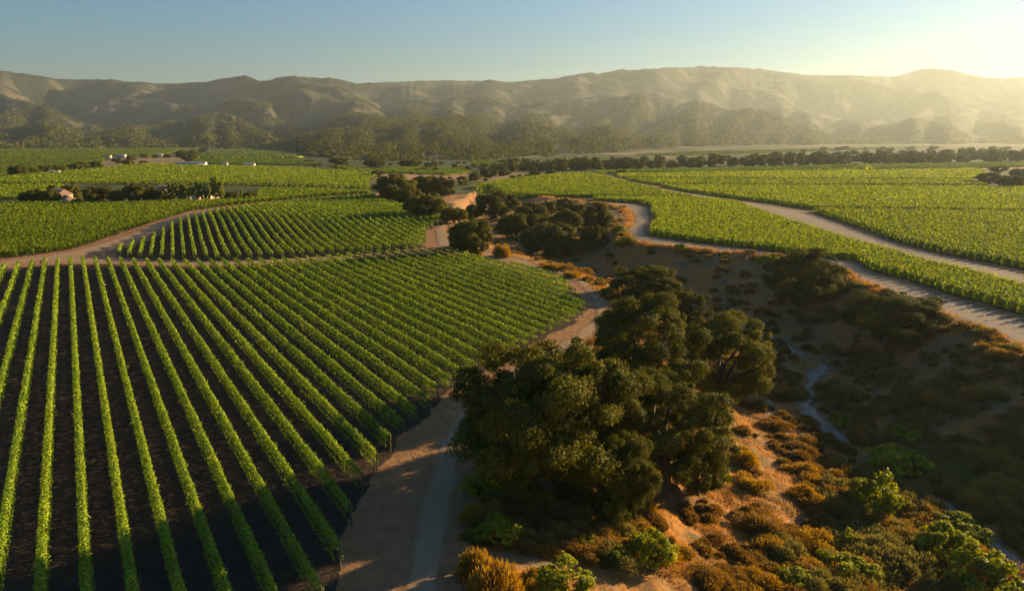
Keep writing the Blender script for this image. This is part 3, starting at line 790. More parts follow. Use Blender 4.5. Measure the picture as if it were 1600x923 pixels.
rng = np.random.default_rng(21)
front = []
for p0, p1 in block_rows(FRONT_BLOCK, -30.9, 2.5, 0.6):
    # keep the rows (and the stretch of each row) the photograph can see, plus a margin
    s = np.linspace(0, 1, 60); q = p0 + (p1 - p0) * s[:, None]
    px, py, dd = project(q[:, 0], q[:, 1], 1.0)
    vis = (px > -25) & (px < 1620) & (py < 945) & (py > 0)
    if not vis.any(): continue
    i0 = max(0, np.argmax(vis) - 1); i1 = min(59, 59 - np.argmax(vis[::-1]) + 1)
    front.append((q[i0], q[i1], i0 == 0))
front = [f for f in front if np.linalg.norm(f[1] - f[0]) > 2.5]
def row_d(p0, p1):
    d = (p1 - p0) / np.linalg.norm(p1 - p0); return d
for i, (p0, p1, near_end) in enumerate(front):
    d = row_d(p0, p1)
    vine_row(p0, p1, rng, 'leafy green vine row in the front block, %s counted from its left edge' % ordinal(i + 1), 'vine row', 'vine rows of the front block',
             post_at=[p0 - d * 0.35, p1 + d * 0.35] if near_end else [p1 + d * 0.35])
second = block_rows(SECOND_BLOCK, -24.5, 2.45, 0.3)
for i, (p0, p1) in enumerate(second):
    d = row_d(p0, p1)
    vine_row(p0, p1, rng, 'vine row in the block beyond the sandy track, %s from its left tip' % ordinal(i + 1), 'vine row', 'vine rows of the second block', post_at=[p0 - d * 0.3])

def hedge_arrays(segs, rng, h, half, leafy, zoff=0.0):
    """continuous bumpy hedge rows (far blocks)"""
    Vs, Fs, n0 = [], [], 0; LV, LF, LVAR, ln = [], [], [], 0; var = []
    K = 7
    ang = np.linspace(0, math.pi, K)
    for p0, p1 in segs:
        L = np.linalg.norm(p1 - p0); d = (p1 - p0) / L; nrm = np.array([d[1], -d[0]])
        dist = np.linalg.norm((p0 + p1) / 2)
        st = max(0.35, 0.0026 * dist)
        n = max(3, int(L / st) + 1)
        u = np.linspace(0, L, n)
        c = p0 + d * u[:, None]
        z = Z(c[:, 0], c[:, 1])
        core = 0.78 if leafy else 1.0
        bump = core * (1 + (0.12 if leafy else 0.25) * rng.normal(size=(n, K)) * np.r_[0.5, np.ones(K - 2), 0.5])
        bump *= (1 + 0.16 * fbm(u / 4.0, u * 0 + p0[1], 2))[:, None] * np.where(rng.uniform(0, 1, n) < 0.025, 0.5, 1.0)[:, None]
        off = np.cos(ang)[None] * half * bump; hh = 0.25 + np.sin(ang)[None] * (h - 0.25) * np.clip(bump, 0.4, 1.5)
        V = np.empty((n, K, 3))
        V[:, :, 0] = c[:, None, 0] + nrm[0] * off + d[0] * st * 0.4 * rng.normal(size=(n, K)) * 0.5
        V[:, :, 1] = c[:, None, 1] + nrm[1] * off + d[1] * st * 0.4 * rng.normal(size=(n, K)) * 0.5
        V[:, :, 2] = z[:, None] + hh + zoff
        Vs.append(V.reshape(-1, 3)); f = grid_faces(n, K); Fs.append(f + n0); n0 += n * K
        var.append(np.clip((0.12 if leafy else 0.45) + 0.22 * rng.normal(size=len(f)), 0, 1))
        if leafy:
            sz = max(0.14, 0.0014 * dist)
            m = rng.poisson(L * leafy / sz ** 2)
            uu = rng.uniform(0, L, m); th = rng.uniform(0.1, math.pi - 0.1, m)
            rr = rng.uniform(0.72, 1.25, m) * (1 + 0.3 * fbm(uu / 1.1 + p0[1], th * 1.2, 2))
            xy = p0 + d * uu[:, None] + nrm * (np.cos(th) * half * rr)[:, None]
            C = np.stack([xy[:, 0], xy[:, 1], Z(xy[:, 0], xy[:, 1]) + 0.2 + np.sin(th) * (h - 0.2) * rr + zoff], -1)
            N = np.stack([nrm[0] * np.cos(th), nrm[1] * np.cos(th), np.sin(th)], -1)
            a, b = leaf_arrays(C, N, sz * rng.uniform(0.7, 1.4, m), rng, aspect=0.8, jitter=0.55)
            LV.append(a); LF.append(b + ln); ln += len(a)
            LVAR.append(np.clip(0.37 + 0.27 * rng.normal(size=m), 0, 1))
    if LV:
        Vs += LV; Fs += [f + n0 for f in LF]; var += LVAR
    return np.vstack(Vs), np.vstack(Fs), np.concatenate(var)

for name, label, pl, az, sp, h in FIELDS:
    poly = PX(pl)
    segs = block_rows(poly, az, sp, 0.2, 3.0)
    dmean = np.linalg.norm(poly.mean(0))
    near_d = np.linalg.norm(poly, axis=1).min()
    leafy = 3.6 if near_d < 330 else (2.6 if near_d < 560 and len(segs) < 260 else 0)
    V, F, var = hedge_arrays(segs, np.random.default_rng(len(label)), h, min(0.52, sp * 0.21) if sp < 3 else min(sp * 0.3, 1.0), leafy)
    o = link(name, mesh_np(name, V, F, M_VINE_FAR, attrs={'var': var}))
    tag(o, label, 'vineyard', kind='stuff')
for label, pl, az, sp in STRIPED:
    segs = block_rows(PX(pl), az, sp, 0.2, 3.0)
    for i, sg in enumerate(segs):
        V, F, var = hedge_arrays([sg], np.random.default_rng(i), 2.0, sp * 0.26, 0)
        base = np.array([*sg[0], 0.0])
        o = link('vine_row', mesh_np('vine_row', V - base, F, M_VINE_FAR, attrs={'var': var}))
        o.location = base
        tag(o, '%s vine row from the left %s' % (ordinal(i + 1), label), 'vine row', 'vine rows ' + label)

# ------------------------------------------------------------------ trees
def crown_arrays(rng, R, h0, h1, n_clump, n_leaf, leaf, flat=0.72, spread=1.0, egg=1.0, aspect=0.75, fat=1.0):
    zc = h0 + (h1 - h0) * 0.45
    up, dn = h1 - zc, zc - h0
    d = rng.normal(size=(n_clump, 3)); d[:, 2] = d[:, 2] * 0.95 + (0.25 if fat == 1.0 else 0.02); d /= np.linalg.norm(d, axis=1)[:, None]
    fr = rng.uniform(0.42, 0.96, n_clump) ** 0.6
    lob = 1 + 0.24 * perlin(d[:, 0] * 1.7 + rng.uniform(0, 50), d[:, 1] * 1.7 + d[:, 2] * 2)
    c = d * (fr * lob)[:, None] * np.array([R * spread, R, 1.0])
    c[:, 2] = zc + c[:, 2] * np.where(d[:, 2] > 0, up, dn)
    rc = R * (0.07 + 0.17 * rng.uniform(0, 1, n_clump) ** 1.5) * egg * (60.0 / max(n_clump, 60)) ** 0.15 * (1.0 if n_clump > 60 else 1.25) * fat
    tone = rng.normal(size=n_clump) * 0.11
    w = rc ** 2; idx = rng.choice(n_clump, n_leaf, p=w / w.sum())
    e = rng.normal(size=(n_leaf, 3)); e[:, 2] += 0.35; e /= np.linalg.norm(e, axis=1)[:, None]
    kn = 1 + 0.46 * perlin(e[:, 0] * 2.6 + idx * 3.1, e[:, 1] * 2.6 + e[:, 2] * 2.1)
    rr = rc[idx] * kn * rng.uniform(0.66, 1.08, n_leaf) * np.where(rng.uniform(0, 1, n_leaf) < 0.05, rng.uniform(1.05, 1.4, n_leaf), 1.0)
    C = c[idx] + e * rr[:, None] * np.array([1, 1, flat])
    C[:, 2] = np.maximum(C[:, 2], h0 * 0.35)
    out = C - np.array([0, 0, zc]); out /= np.linalg.norm(out, axis=1)[:, None] + 1e-9
    V, F = leaf_arrays(C, e * 0.8 + out * 0.35, leaf * rng.uniform(0.65, 1.35, n_leaf), rng, aspect=aspect, jitter=0.55)
    var = np.clip(0.42 + tone[idx] + 0.16 * rng.normal(size=n_leaf), 0, 1)
    return V, F, var, c

def trunk_mb(rng, R, h0, h1, c, n_limb=9, r0=0.45, k=8):
    mb = MB()
    fork = h0 + (h1 - h0) * 0.12
    lean = rng.normal(size=2) * R * 0.04
    mb.tube([(0, 0, -0.6), (0, 0, 0.1), (lean[0] * 0.4, lean[1] * 0.4, fork * 0.5), (lean[0], lean[1], fork)], [r0 * 1.5, r0 * 1.15, r0, r0 * 0.9], k)
    for j in rng.choice(len(c), min(n_limb, len(c)), replace=False):
        e = c[j]; s = np.array([lean[0], lean[1], fork * rng.uniform(0.75, 1.0)])
        m1 = s + (e - s) * 0.4 + np.array([*rng.normal(size=2) * R * 0.06, R * 0.05]); m2 = s + (e - s) * 0.75 + np.array([*rng.normal(size=2) * R * 0.05, R * 0.04])
        mb.tube([s, m1, m2, e], [r0 * 0.55, r0 * 0.38, r0 * 0.22, r0 * 0.07], max(5, k - 3))
    return mb

def mb_mesh(mb, name, mat, smooth_shade=True):
    fs = []
    if mb.q: fs.append(np.vstack(mb.q))
    if mb.t: fs.append(np.vstack(mb.t))
    return mesh_np(name, np.vstack(mb.v), fs, mat, smooth_shade=smooth_shade)

def tree_meshes(seed, R, h0, h1, n_clump, n_leaf, leaf, mat=None, r0=0.45, **kw):
    rng = np.random.default_rng(seed)
    V, F, var, c = crown_arrays(rng, R, h0, h1, n_clump, n_leaf, leaf, **kw)
    return (mesh_np('crown', V, F, mat or M_OAK, attrs={'var': var}), mb_mesh(trunk_mb(rng, R, h0, h1, c, r0=r0), 'trunk', M_BARK))

def put_tree(name, meshes, loc, scale, rotz, label, cat='tree', group=None):
    t = empty(name, loc, label, cat, group, rotz, scale)
    link('crown', meshes[0], t); link('trunk', meshes[1], t)
    return t

def depth_at(loc):
    return project(loc[0], loc[1], loc[2])[2]

# the unit oak: radius 5, height 8
OAK_HI = [tree_meshes(100 + i, 5.0, 0.5, 8.4, 160 + 10 * i, 140000, 0.12) for i in range(4)]
OAK_MID = [tree_meshes(200 + i, 5.0, 0.5, 8.2, 110, 26000, 0.34, fat=1.35) for i in range(4)]
OAK_FAR = [tree_meshes(300 + i, 5.0, 0.3, 8.0, 44, 2600, 0.95, fat=1.2) for i in range(4)]

def oak(px, py, wpx, hpx, kind, i, label, group=None, name='oak_tree', rot=None):
    """base pixel, crown width and height in pixels -> a tree on the terrain"""
    loc = place(px, py); dp = depth_at(loc)
    # the traced base is the near edge of the crown: the trunk stands most of a crown radius behind it
    r = 0.5 * wpx * dp / FPX; rr = math.hypot(loc[0], loc[1]); back = 0.72 * r * min(1.0, 160.0 / dp)
    x, y = loc[0] * (1 + back / rr), loc[1] * (1 + back / rr)
    loc = (x, y, Zs(x, y)); dp = depth_at(loc)
    w = wpx * dp / FPX
    ztop = CAM_H - (py - hpx - HORIZON) * dp / (FPX / math.cos(PITCH))
    h = max(0.42 * w, ztop - loc[2])
    return put_tree(name, {'hi': OAK_HI, 'mid': OAK_MID, 'far': OAK_FAR}[kind][i % 4], (loc[0], loc[1], loc[2] - 0.1), (w / 10.6, w / 10.6, h / 8.6), random.uniform(0, 6.28) if rot is None else rot, label, 'tree', group)

oak(850, 826, 296, 322, 'hi', 0, 'huge dark spreading oak between the sandy road and the orange slope', name='oak_tree')
oak(892, 772, 235, 244, 'hi', 2, 'second dark oak crown rising just behind the huge oak beside the road')
oak(1036, 796, 225, 226, 'hi', 1, 'olive oak joined to the right side of the huge oak')
oak(1088, 788, 84, 112, 'hi', 0, 'low leafy oak filling the right foot of the olive oak')
oak(962, 842, 120, 190, 'hi', 2, 'small rounded oak below the front of the huge oak')
oak(1000, 650, 190, 195, 'hi', 3, 'broad oak on the bank behind the huge oak, beside the road bend')
oak(1125, 648, 165, 178, 'hi', 0, 'dark oak with sunlit right flank at the edge of the dry creek')
oak(1003, 480, 112, 72, 'hi', 2, 'rounded oak just right of the road bend by the front vineyard')
oak(1072, 510, 72, 62, 'hi', 1, 'small oak wedged between the rounded oak and the creek oak')
oak(1250, 500, 132, 112, 'hi', 3, 'dark shaded oak below the rim of the right bank')
oak(1385, 562, 168, 112, 'hi', 1, 'wide low oak with sunlit crest on the right bank')

MID = [
    (617, 314, 62, 46, 'left-hand bushy oak at the head of the riverside grove'),
    (668, 308, 58, 38, 'oak in the riverside grove, behind the sunlit dirt patch'),
    (668, 343, 72, 44, 'front oak of the riverside grove, at the corner of the second vineyard block'),
    (694, 308, 34, 34, 'narrow oak at the right end of the riverside grove'),
    (640, 320, 44, 30, 'oak filling the middle of the riverside grove'),
    (710, 350, 44, 30, 'low oak beside the end of the road by the vineyard'),
    (736, 402, 68, 68, 'dome-shaped oak standing alone beside the junction of tracks'),
    (775, 342, 64, 46, 'oak at the left of the gully grove below the green wedge'),
    (828, 358, 58, 46, 'oak in the middle of the gully grove'),
    (858, 402, 98, 62, 'broad gully oak with a visible sunlit trunk'),
    (857, 337, 30, 26, 'small oak along the back of the gully grove'),
    (884, 338, 34, 30, 'back oak of the gully grove under the vineyard edge'),
    (932, 362, 46, 50, 'oak at the right end of the gully grove by the curving track'),
    (928, 394, 44, 48, 'oak in front of the grove end, beside the bare slope'),
    (800, 372, 50, 44, 'shaded oak deep in the gully'),
    (886, 364, 52, 40, 'shaded oak behind the broad gully oak'),
    (740, 342, 34, 24, 'low oak at the gully head'),
    (905, 340, 30, 24, 'small oak beside the gully track'),
]
for i, (a, b, w, h, lab) in enumerate(MID):
    oak(a, b, w, h, 'mid', i, lab)

FAR = [
    (590, 276, 20, 11, 'small tree at the left shoulder of the riverside grove'), (723, 290, 22, 16, 'left tree of the row of three by the dirt clearing'), (741, 283, 22, 14, 'middle tree of the row of three by the dirt clearing'),
    (763, 279, 27, 17, 'largest tree of the row of three by the dirt clearing'), (788, 275, 24, 10, 'low tree beyond the dirt clearing'), (801, 282, 13, 9, 'left of four bushy trees on the green wedge edge'),
    (812, 280, 12, 8, 'second of four bushy trees on the green wedge edge'), (824, 279, 13, 8, 'third of four bushy trees on the green wedge edge'), (836, 277, 18, 13, 'right of four bushy trees on the green wedge edge'), (860, 275, 18, 11, 'round tree before the head of the straight farm road'),
    (759, 283, 8, 5, 'tiny round tree on the green wedge'), (970, 273, 18, 9, 'lone round tree at the head of the wide right vineyard'),
    (30, 276, 26, 20, 'leftmost tall tree of the dark band on the left'), (52, 274, 24, 14, 'low tree in the dark band, next to the leftmost'), (73, 271, 24, 14, 'tree in the dark band above the bright vineyard, third along'), (94, 269, 22, 12, 'low tree in the dark band above the white shed'),
    (118, 268, 24, 14, 'tree in the dark band right of the white shed'), (129, 267, 24, 17, 'tallest tree of the dark band, by the dirt clearing'), (150, 265, 24, 14, 'last tree of the dark band, touching the dirt clearing'),
    (183, 256, 16, 10, 'small tree at the edge of the dirt clearing'), (200, 258, 20, 10, 'low tree below the dirt clearing'), (205, 251, 16, 8, 'rounded tree inside the dirt clearing'), (225, 247, 15, 7, 'bushy tree above the dirt clearing'), (243, 247, 12, 6, 'small tree right above the dirt clearing'), (262, 247, 15, 7, 'tree left of the dark clump by the long barn'), (225, 258, 18, 6, 'low tree below the right end of the clearing'),
    (284, 246, 20, 12, 'tree of the dark clump above the long barn, left'), (294, 253, 24, 15, 'tall tree right behind the long white barn'), (303, 243, 18, 9, 'tree of the dark clump above the long barn, right'), (318, 238, 16, 5, 'low tree at the edge of the far bright field'),
    (44, 318, 26, 20, 'leftmost dark bush-like tree by the farmhouse'), (60, 318, 30, 24, 'dark tree in front of the farmhouse'), (78, 319, 32, 26, 'dark tree hiding the left wall of the farmhouse'), (83, 304, 20, 16, 'tree behind the farmhouse roof'), (113, 314, 30, 28, 'round sunlit tree right of the farmhouse'), (122, 319, 20, 10, 'low bush at the right of the farmhouse'),
    (145, 317, 32, 28, 'left tree of the dark clump between farmhouse and poplars'), (165, 316, 32, 28, 'middle tree of the dark clump between farmhouse and poplars'), (184, 318, 28, 24, 'right tree of the dark clump between farmhouse and poplars'), (210, 319, 36, 34, 'large olive-brown tree left of the poplar row'), (233, 318, 26, 32, 'dark tree touching the left end of the poplar row'), (250, 318, 24, 26, 'dark tree behind the first poplars'),
    (364, 315, 24, 18, 'dark rounded tree just right of the poplar row'), (389, 313, 24, 15, 'last dark tree right of the poplar row'),
    (1546, 287, 40, 19, 'dark round tree at the right edge, leftmost of the group'), (1578, 294, 44, 22, 'largest dark tree of the group at the right edge'), (1592, 278, 30, 16, 'tree at the right edge behind the largest'), (1559, 270, 26, 10, 'smaller tree behind the group at the right edge'), (1606, 290, 40, 20, 'tree cut by the right edge of the picture'),
    (640, 262, 34, 12, 'dark tree below the knoll vineyard'), (585, 262, 34, 12, 'dark tree left of the knoll vineyard'), (530, 258, 30, 12, 'dark tree under the scrubby knoll'),
]
for i, (a, b, w, h, lab) in enumerate(FAR):
    oak(a, b, w, h, 'far' if w < 24 else 'mid', i, lab, name='tree')

# long tree line across the valley floor
rg = np.random.default_rng(77)
for row, (x0, x1, step, dy, hh) in enumerate([(775, 1625, 13, 0, 13), (790, 1625, 15, -5, 12), (860, 1625, 17, -9, 10)]):
    x = x0
    while x < x1:
        yb = np.interp(x, [780, 925, 1200, 1600], [268, 266, 259.5, 252.5]) + dy * np.interp(x, [780, 1000], [0.6, 1.0]) + rg.uniform(-1.0, 1.0)
        w = rg.uniform(15, 26)
        oak(x, yb, w, hh * rg.uniform(0.6, 1.45), 'far', int(rg.integers(0, 4)), 'dark green tree in the long tree line across the far valley floor', 'trees of the long tree line', name='tree')
        x += step * rg.uniform(0.6, 1.4) + (22 if rg.uniform(0, 1) < 0.07 else 0)
for i in range(46):
    x = rg.uniform(1230, 1620); yb = rg.uniform(233, 243)
    oak(x, yb, rg.uniform(8, 15), rg.uniform(4, 6.5), 'far', i, 'hazy tree scattered on the plain behind the long tree line', 'hazy trees behind the long tree line', name='tree')
for i in range(26):
    x = rg.uniform(640, 900); yb = np.interp(x, [640, 720, 800, 900], [262, 262, 256, 256]) + rg.uniform(-4, 6)
    oak(x, yb, rg.uniform(9, 18), rg.uniform(5, 8), 'far', i, 'dark tree at the foot of the central knolls', 'trees below the central knolls', name='tree')

for i in range(44):
    x = rg.uniform(440, 745); yb = rg.uniform(251, 284)
    if in_poly(*[np.array([k]) for k in P(x, yb)], PX(FIELDS[2][2]))[0] or in_poly(*[np.array([k]) for k in P(x, yb)], PX(FIELDS[6][2]))[0]: continue
    oak(x, yb, rg.uniform(5, 11), rg.uniform(2.5, 5), 'far', i, 'small scrubby bush on the flats left of the riverside grove', 'scrubby bushes on the flats', name='bush')

# poplars
POPLARS = [tree_meshes(400 + i, 1.25, 0.3, 9.4, 60, 6000, 0.36, mat=M_POPLAR, r0=0.14, flat=1.3, egg=1.5) for i in range(3)]
px_list = [266, 273, 279, 285.5, 291, 297.5, 303, 309.5, 315, 321, 327.5]
for i, a in enumerate(px_list):
    loc = place(a, 315); s = rg.uniform(0.85, 1.05)
    put_tree('poplar_tree', POPLARS[i % 3], loc, (s * 0.85, s * 0.85, s * 0.95), rg.uniform(0, 6), 'slim upright poplar, %s from the left in the poplar row' % ordinal(i + 1), 'tree', 'poplars in a row by the stone wall')
for a, b, s, lab in ((337, 314, 1.25, 'tallest broad poplar near the right end of the poplar row'), (346, 314, 1.0, 'last poplar at the right end of the poplar row'), (378, 313.5, 0.55, 'short lone poplar right of the poplar row')):
    put_tree('poplar_tree', POPLARS[1], place(a, b), (s * 1.15, s * 1.15, s), 0.7, lab, 'tree', None)

# ------------------------------------------------------------------ shrubs and dry grass
def brush_mesh(name, seed, n, mat, R=1.0, H=0.9, blade=0.22, clump=5):
    """twiggy mound: blades fan out from several centres"""
    rng = np.random.default_rng(seed)
    cen = rng.normal(size=(clump, 2)) * R * 0.42
    idx = rng.integers(0, clump, n)
    d = rng.normal(size=(n, 3)); d[:, 2] = np.abs(d[:, 2]) * 0.9 + 0.12; d /= np.linalg.norm(d, axis=1)[:, None]
    f = rng.uniform(0.45, 1.0, n) ** 0.6
    sc = (0.5 + 0.5 * rng.uniform(0.6, 1.1, clump))[idx]
    C = np.concatenate([cen[idx] + d[:, :2] * (R * 0.62 * f * sc)[:, None], (d[:, 2] * H * f * sc)[:, None]], 1)
    t = d * 0.8 + np.array([0, 0, 0.35])
    V, F = leaf_arrays(C, np.cross(t, rng.normal(size=(n, 3))), blade * rng.uniform(0.6, 1.4, n), rng, aspect=0.2, jitter=0.1, along=t)
    var = np.clip(0.25 + 0.45 * f * rng.uniform(0.5, 1.3, n), 0, 1)
    return mesh_np(name, V, F, mat, attrs={'var': var})

def bush_mesh(name, seed, n, mat, R=1.0, H=0.95, leaf=0.085, clumps=80):
    rng = np.random.default_rng(seed)
    V, F, var, c = crown_arrays(rng, R, 0.05, H * 1.15, clumps, n, leaf)
    return mesh_np(name, V, F, mat, attrs={'var': var})

M_OLIVE = leaf_mat('olive_brush_leaves', [(0.0, (0.055, 0.055, 0.018)), (0.5, (0.15, 0.14, 0.036)), (1.0, (0.27, 0.23, 0.06))], trans=0.22, spec=0.1)
SHRUB = [brush_mesh('dry_shrub', 500 + i, 4200, M_OLIVE if i % 2 else M_SAGE, clump=5 + 2 * i) for i in range(6)]
GOLD = [brush_mesh('golden_shrub', 520 + i, 4600, M_GOLD, blade=0.2, clump=7 + 2 * i) for i in range(2)]
BUSH = [bush_mesh('green_bush', 540 + i, 6500, M_GREENBUSH) for i in range(3)]

def shrub(name, mesh, px, py, wpx, hpx, label, group=None):
    loc = place(px, py); dp = depth_at(loc); w = wpx * dp / FPX / 2; h = hpx * dp / FPX
    ang = math.atan2(CAM_H - loc[2], math.hypot(loc[0], loc[1]))
    h = max(0.5 * w, (h - w * math.sin(ang)) / math.cos(ang))
    o = link(name, mesh)
    o.location = (loc[0], loc[1], loc[2] - 0.05); o.scale = (w, w, h); o.rotation_euler = (0, 0, random.uniform(0, 6.28))
    return tag(o, label, 'shrub', group)

for nm, ms, a, b, w, h, lab in [
    ('golden_shrub', GOLD[0], 765, 915, 105, 90, 'big golden feathery shrub beside the road at the bottom of the picture'),
    ('green_bush', BUSH[0], 735, 890, 40, 25, 'small bright green bush leaning on the big golden shrub'),
    ('green_bush', BUSH[1], 876, 922, 100, 62, 'yellow-green bush right of the big golden shrub'),
    ('golden_shrub', GOLD[1], 832, 918, 46, 40, 'small golden shrub between the big golden shrub and the yellow-green bush'),
    ('green_bush', BUSH[2], 1018, 880, 78, 62, 'airy green bush in front of the orange slope'),
    ('green_bush', BUSH[0], 968, 880, 46, 32, 'yellow-green bush just left of the airy green bush'),
    ('green_bush', BUSH[1], 1365, 802, 76, 70, 'bright yellow-green bush catching the sun beside the dry creek'),
    ('green_bush', BUSH[2], 1475, 868, 84, 60, 'sunlit yellow-topped bush at the creek edge, lower right'),
    ('green_bush', BUSH[0], 1535, 925, 120, 80, 'dark green bush in the lower right corner beside the creek'),
    ('green_bush', BUSH[2], 1400, 735, 88, 50, 'shaded dark green bush above the creek'),
    ('green_bush', BUSH[1], 1324, 858, 36, 34, 'small sunlit green bush among the dry shrubs'),
    ('green_bush', BUSH[0], 1240, 918, 62, 40, 'bright yellow bush at the bottom, among dry shrubs'),
    ('green_bush', BUSH[1], 1132, 755, 20, 26, 'tiny yellow-green sapling at the foot of the olive oak'),
    ('green_bush', BUSH[2], 1312, 668, 34, 26, 'rounded green bush beside the pale creek sand'),
    ('green_bush', BUSH[0], 937, 446, 18, 12, 'small yellow-green bush by the road bend'),
    ('green_bush', BUSH[1], 946, 458, 16, 10, 'lower green bush by the road bend'),
    ('green_bush', BUSH[2], 1063, 397, 22, 12, 'green bush on the rim beside the bank track'),
    ('green_bush', BUSH[0], 1200, 412, 38, 16, 'green bush on the rim left of the shaded oak'),
    ('golden_shrub', GOLD[0], 783, 402, 34, 26, 'orange sunlit shrub at the foot of the dome-shaped oak'),
    ('golden_shrub', GOLD[1], 722, 385, 22, 16, 'golden shrub at the junction of the tracks'),
    ('golden_shrub', GOLD[0], 745, 398, 24, 15, 'second golden shrub along the track by the dome-shaped oak'),
    ('golden_shrub', GOLD[1], 860, 420, 40, 14, 'long golden shrub beside the front block corner'),
    ('golden_shrub', GOLD[0], 900, 432, 34, 14, 'golden shrub between the front block corner and the road bend'),
    ('golden_shrub', GOLD[1], 1270, 662, 26, 14, 'golden shrub beside the pale creek sand'),
    ('golden_shrub', GOLD[0], 1168, 722, 50, 38, 'rounded brown shrub at the top of the orange slope'),
]:
    shrub(nm, ms, a, b, w, h, lab)

# dry shrubs scattered through the ravine: the largest as objects, the rest as one mass
def scatter_shrubs():
    rng = np.random.default_rng(31)
    cand = []
    tries = 0
    while len(cand) < 3400 and tries < 60000:
        tries += 1
        px, py = rng.uniform(690, 1640), 380 + 560 * rng.uniform(0, 1) ** 0.8
        z = -5.0
        x, y = P(px, py, z)
        if not in_poly(np.array([x]), np.array([y]), RAV_POLY)[0]: continue
        cand.append((x, y, px, py))
    a = np.array(cand)
    zz = Z(a[:, 0], a[:, 1])
    db, _ = line_dist(a[:, 0], a[:, 1], BED)
    dens = fbm(a[:, 0] / 7.0, a[:, 1] / 7.0, 3)
    ppx, ppy, dd = project(a[:, 0], a[:, 1], zz)
    slope_clear = (((ppx - 1130) / 125) ** 2 + ((ppy - 775) / 85) ** 2 < 1) | (((ppx - 1080) / 60) ** 2 + ((ppy - 850) / 60) ** 2 < 1)
    keep = (db > 1.7) & (dens > -0.22) & ~(slope_clear & (rng.uniform(0, 1, len(a)) < 0.92)) & (ppx > -20)
    a, zz, dd, ppx, ppy = a[keep], zz[keep], dd[keep], ppx[keep], ppy[keep]
    size = rng.uniform(0.55, 1.55, len(a)) * (0.8 + 0.4 * (rng.uniform(0, 1, len(a)) < 0.25))
    size = size * np.where((ppx > 1300) | (ppy < 640), 1.3, 1.0)
    order = np.argsort(-size / dd * ((ppx > 0) & (ppx < 1600) & (ppy < 925)))
    big, rest = order[:230], order[230:]
    for i in big:
        k = int(rng.integers(0, 6)); g = rng.uniform(0, 1)
        sunny = ppx[i] < 1290 and ppy[i] > 640
        mesh = GOLD[k % 2] if (g < 0.38 and sunny) else SHRUB[k - k % 2] if (sunny and g < 0.8) else (BUSH[k % 3] if g > 0.96 else SHRUB[k])
        o = link('dry_shrub', mesh)
        o.location = (a[i, 0], a[i, 1], zz[i] - 0.06); s = size[i]
        o.scale = (s * rng.uniform(0.85, 1.2), s * rng.uniform(0.85, 1.2), s * rng.uniform(0.6, 0.95)); o.rotation_euler = (0, 0, rng.uniform(0, 6.28))
        if sunny: tag(o, 'dry tawny shrub on the sunlit slope right of the huge oak', 'shrub', 'dry shrubs on the sunlit slope')
        else: tag(o, 'dry shrub in the shaded ravine bottom or on its right bank', 'shrub', 'dry shrubs in the shaded ravine')
    Vs, Fs, vr, n0 = [], [], [], 0
    for i in rest:
        n = int(np.clip(420 * size[i] * 90 / dd[i], 60, 600))
        d = rng.normal(size=(n, 3)); d[:, 2] = np.abs(d[:, 2]) + 0.12; d /= np.linalg.norm(d, axis=1)[:, None]
        s = size[i]; f = rng.uniform(0.4, 1, n) ** 0.6
        C = np.array([a[i, 0], a[i, 1], zz[i]]) + d * (s * f)[:, None] * np.array([0.9, 0.9, 0.7])
        V, F = leaf_arrays(C, np.cross(d, rng.normal(size=(n, 3))), max(0.3, 0.0032 * dd[i]) * rng.uniform(0.6, 1.4, n), rng, aspect=0.3, jitter=0.1, along=d + np.array([0, 0, 0.4]))
        Vs.append(V); Fs.append(F + n0); n0 += len(V); vr.append(np.clip(0.2 + 0.4 * f * rng.uniform(0.4, 1.3, n), 0, 1))
    o = link('brush', mesh_np('brush', np.vstack(Vs), np.vstack(Fs), M_SAGE, attrs={'var': np.concatenate(vr)}))
    tag(o, 'low dry brush filling the gaps over the ravine slopes', 'brush', kind='stuff')
scatter_shrubs()

def gully_shrubs():
    rng = np.random.default_rng(71)
    n = 0
    for _ in range(3000):
        if n >= 60: break
        px, py = rng.uniform(735, 985), rng.uniform(330, 415)
        x, y, z = place(px, py)
        if not in_poly(np.array([x]), np.array([y]), RAV_POLY)[0]: continue
        s = rng.uniform(1.0, 2.4)
        o = link('gully_shrub', SHRUB[int(rng.integers(0, 6))] if rng.uniform(0, 1) < 0.6 else BUSH[n % 3])
        o.location = (x, y, z - 0.1); o.scale = (s, s, s * rng.uniform(0.6, 1.0)); o.rotation_euler = (0, 0, rng.uniform(0, 6.28))
        tag(o, 'shrub growing between the oaks of the gully grove', 'shrub', 'shrubs under the gully oaks')
        n += 1
gully_shrubs()

def rim_shrubs():
    rng = np.random.default_rng(61)
    line = resample(RAV_RIGHT, 900)
    n = 0
    for i in rng.permutation(900):
        px, py, d = project(line[i, 0], line[i, 1], 0.0)
        if not (930 < px < 1640) or d < 60 or n >= 64: continue
        if 980 < px < 1020 and py < 372: continue
        x, y = line[i] + rng.normal(size=2) * 1.0 - np.array([0.9, 0.3])
        s = rng.uniform(0.6, 1.5); g = rng.uniform(0, 1)
        o = link('rim_shrub', GOLD[i % 2] if g < 0.35 else SHRUB[i % 6])
        o.location = (x, y, Zs(x, y) - 0.1); o.scale = (s, s * rng.uniform(0.8, 1.2), s * rng.uniform(0.7, 1.1)); o.rotation_euler = (0, 0, rng.uniform(0, 6.28))
        tag(o, 'brown-gold shrub along the sunlit rim beside the bank track', 'shrub', 'shrubs on the ravine rim')
        n += 1
rim_shrubs()

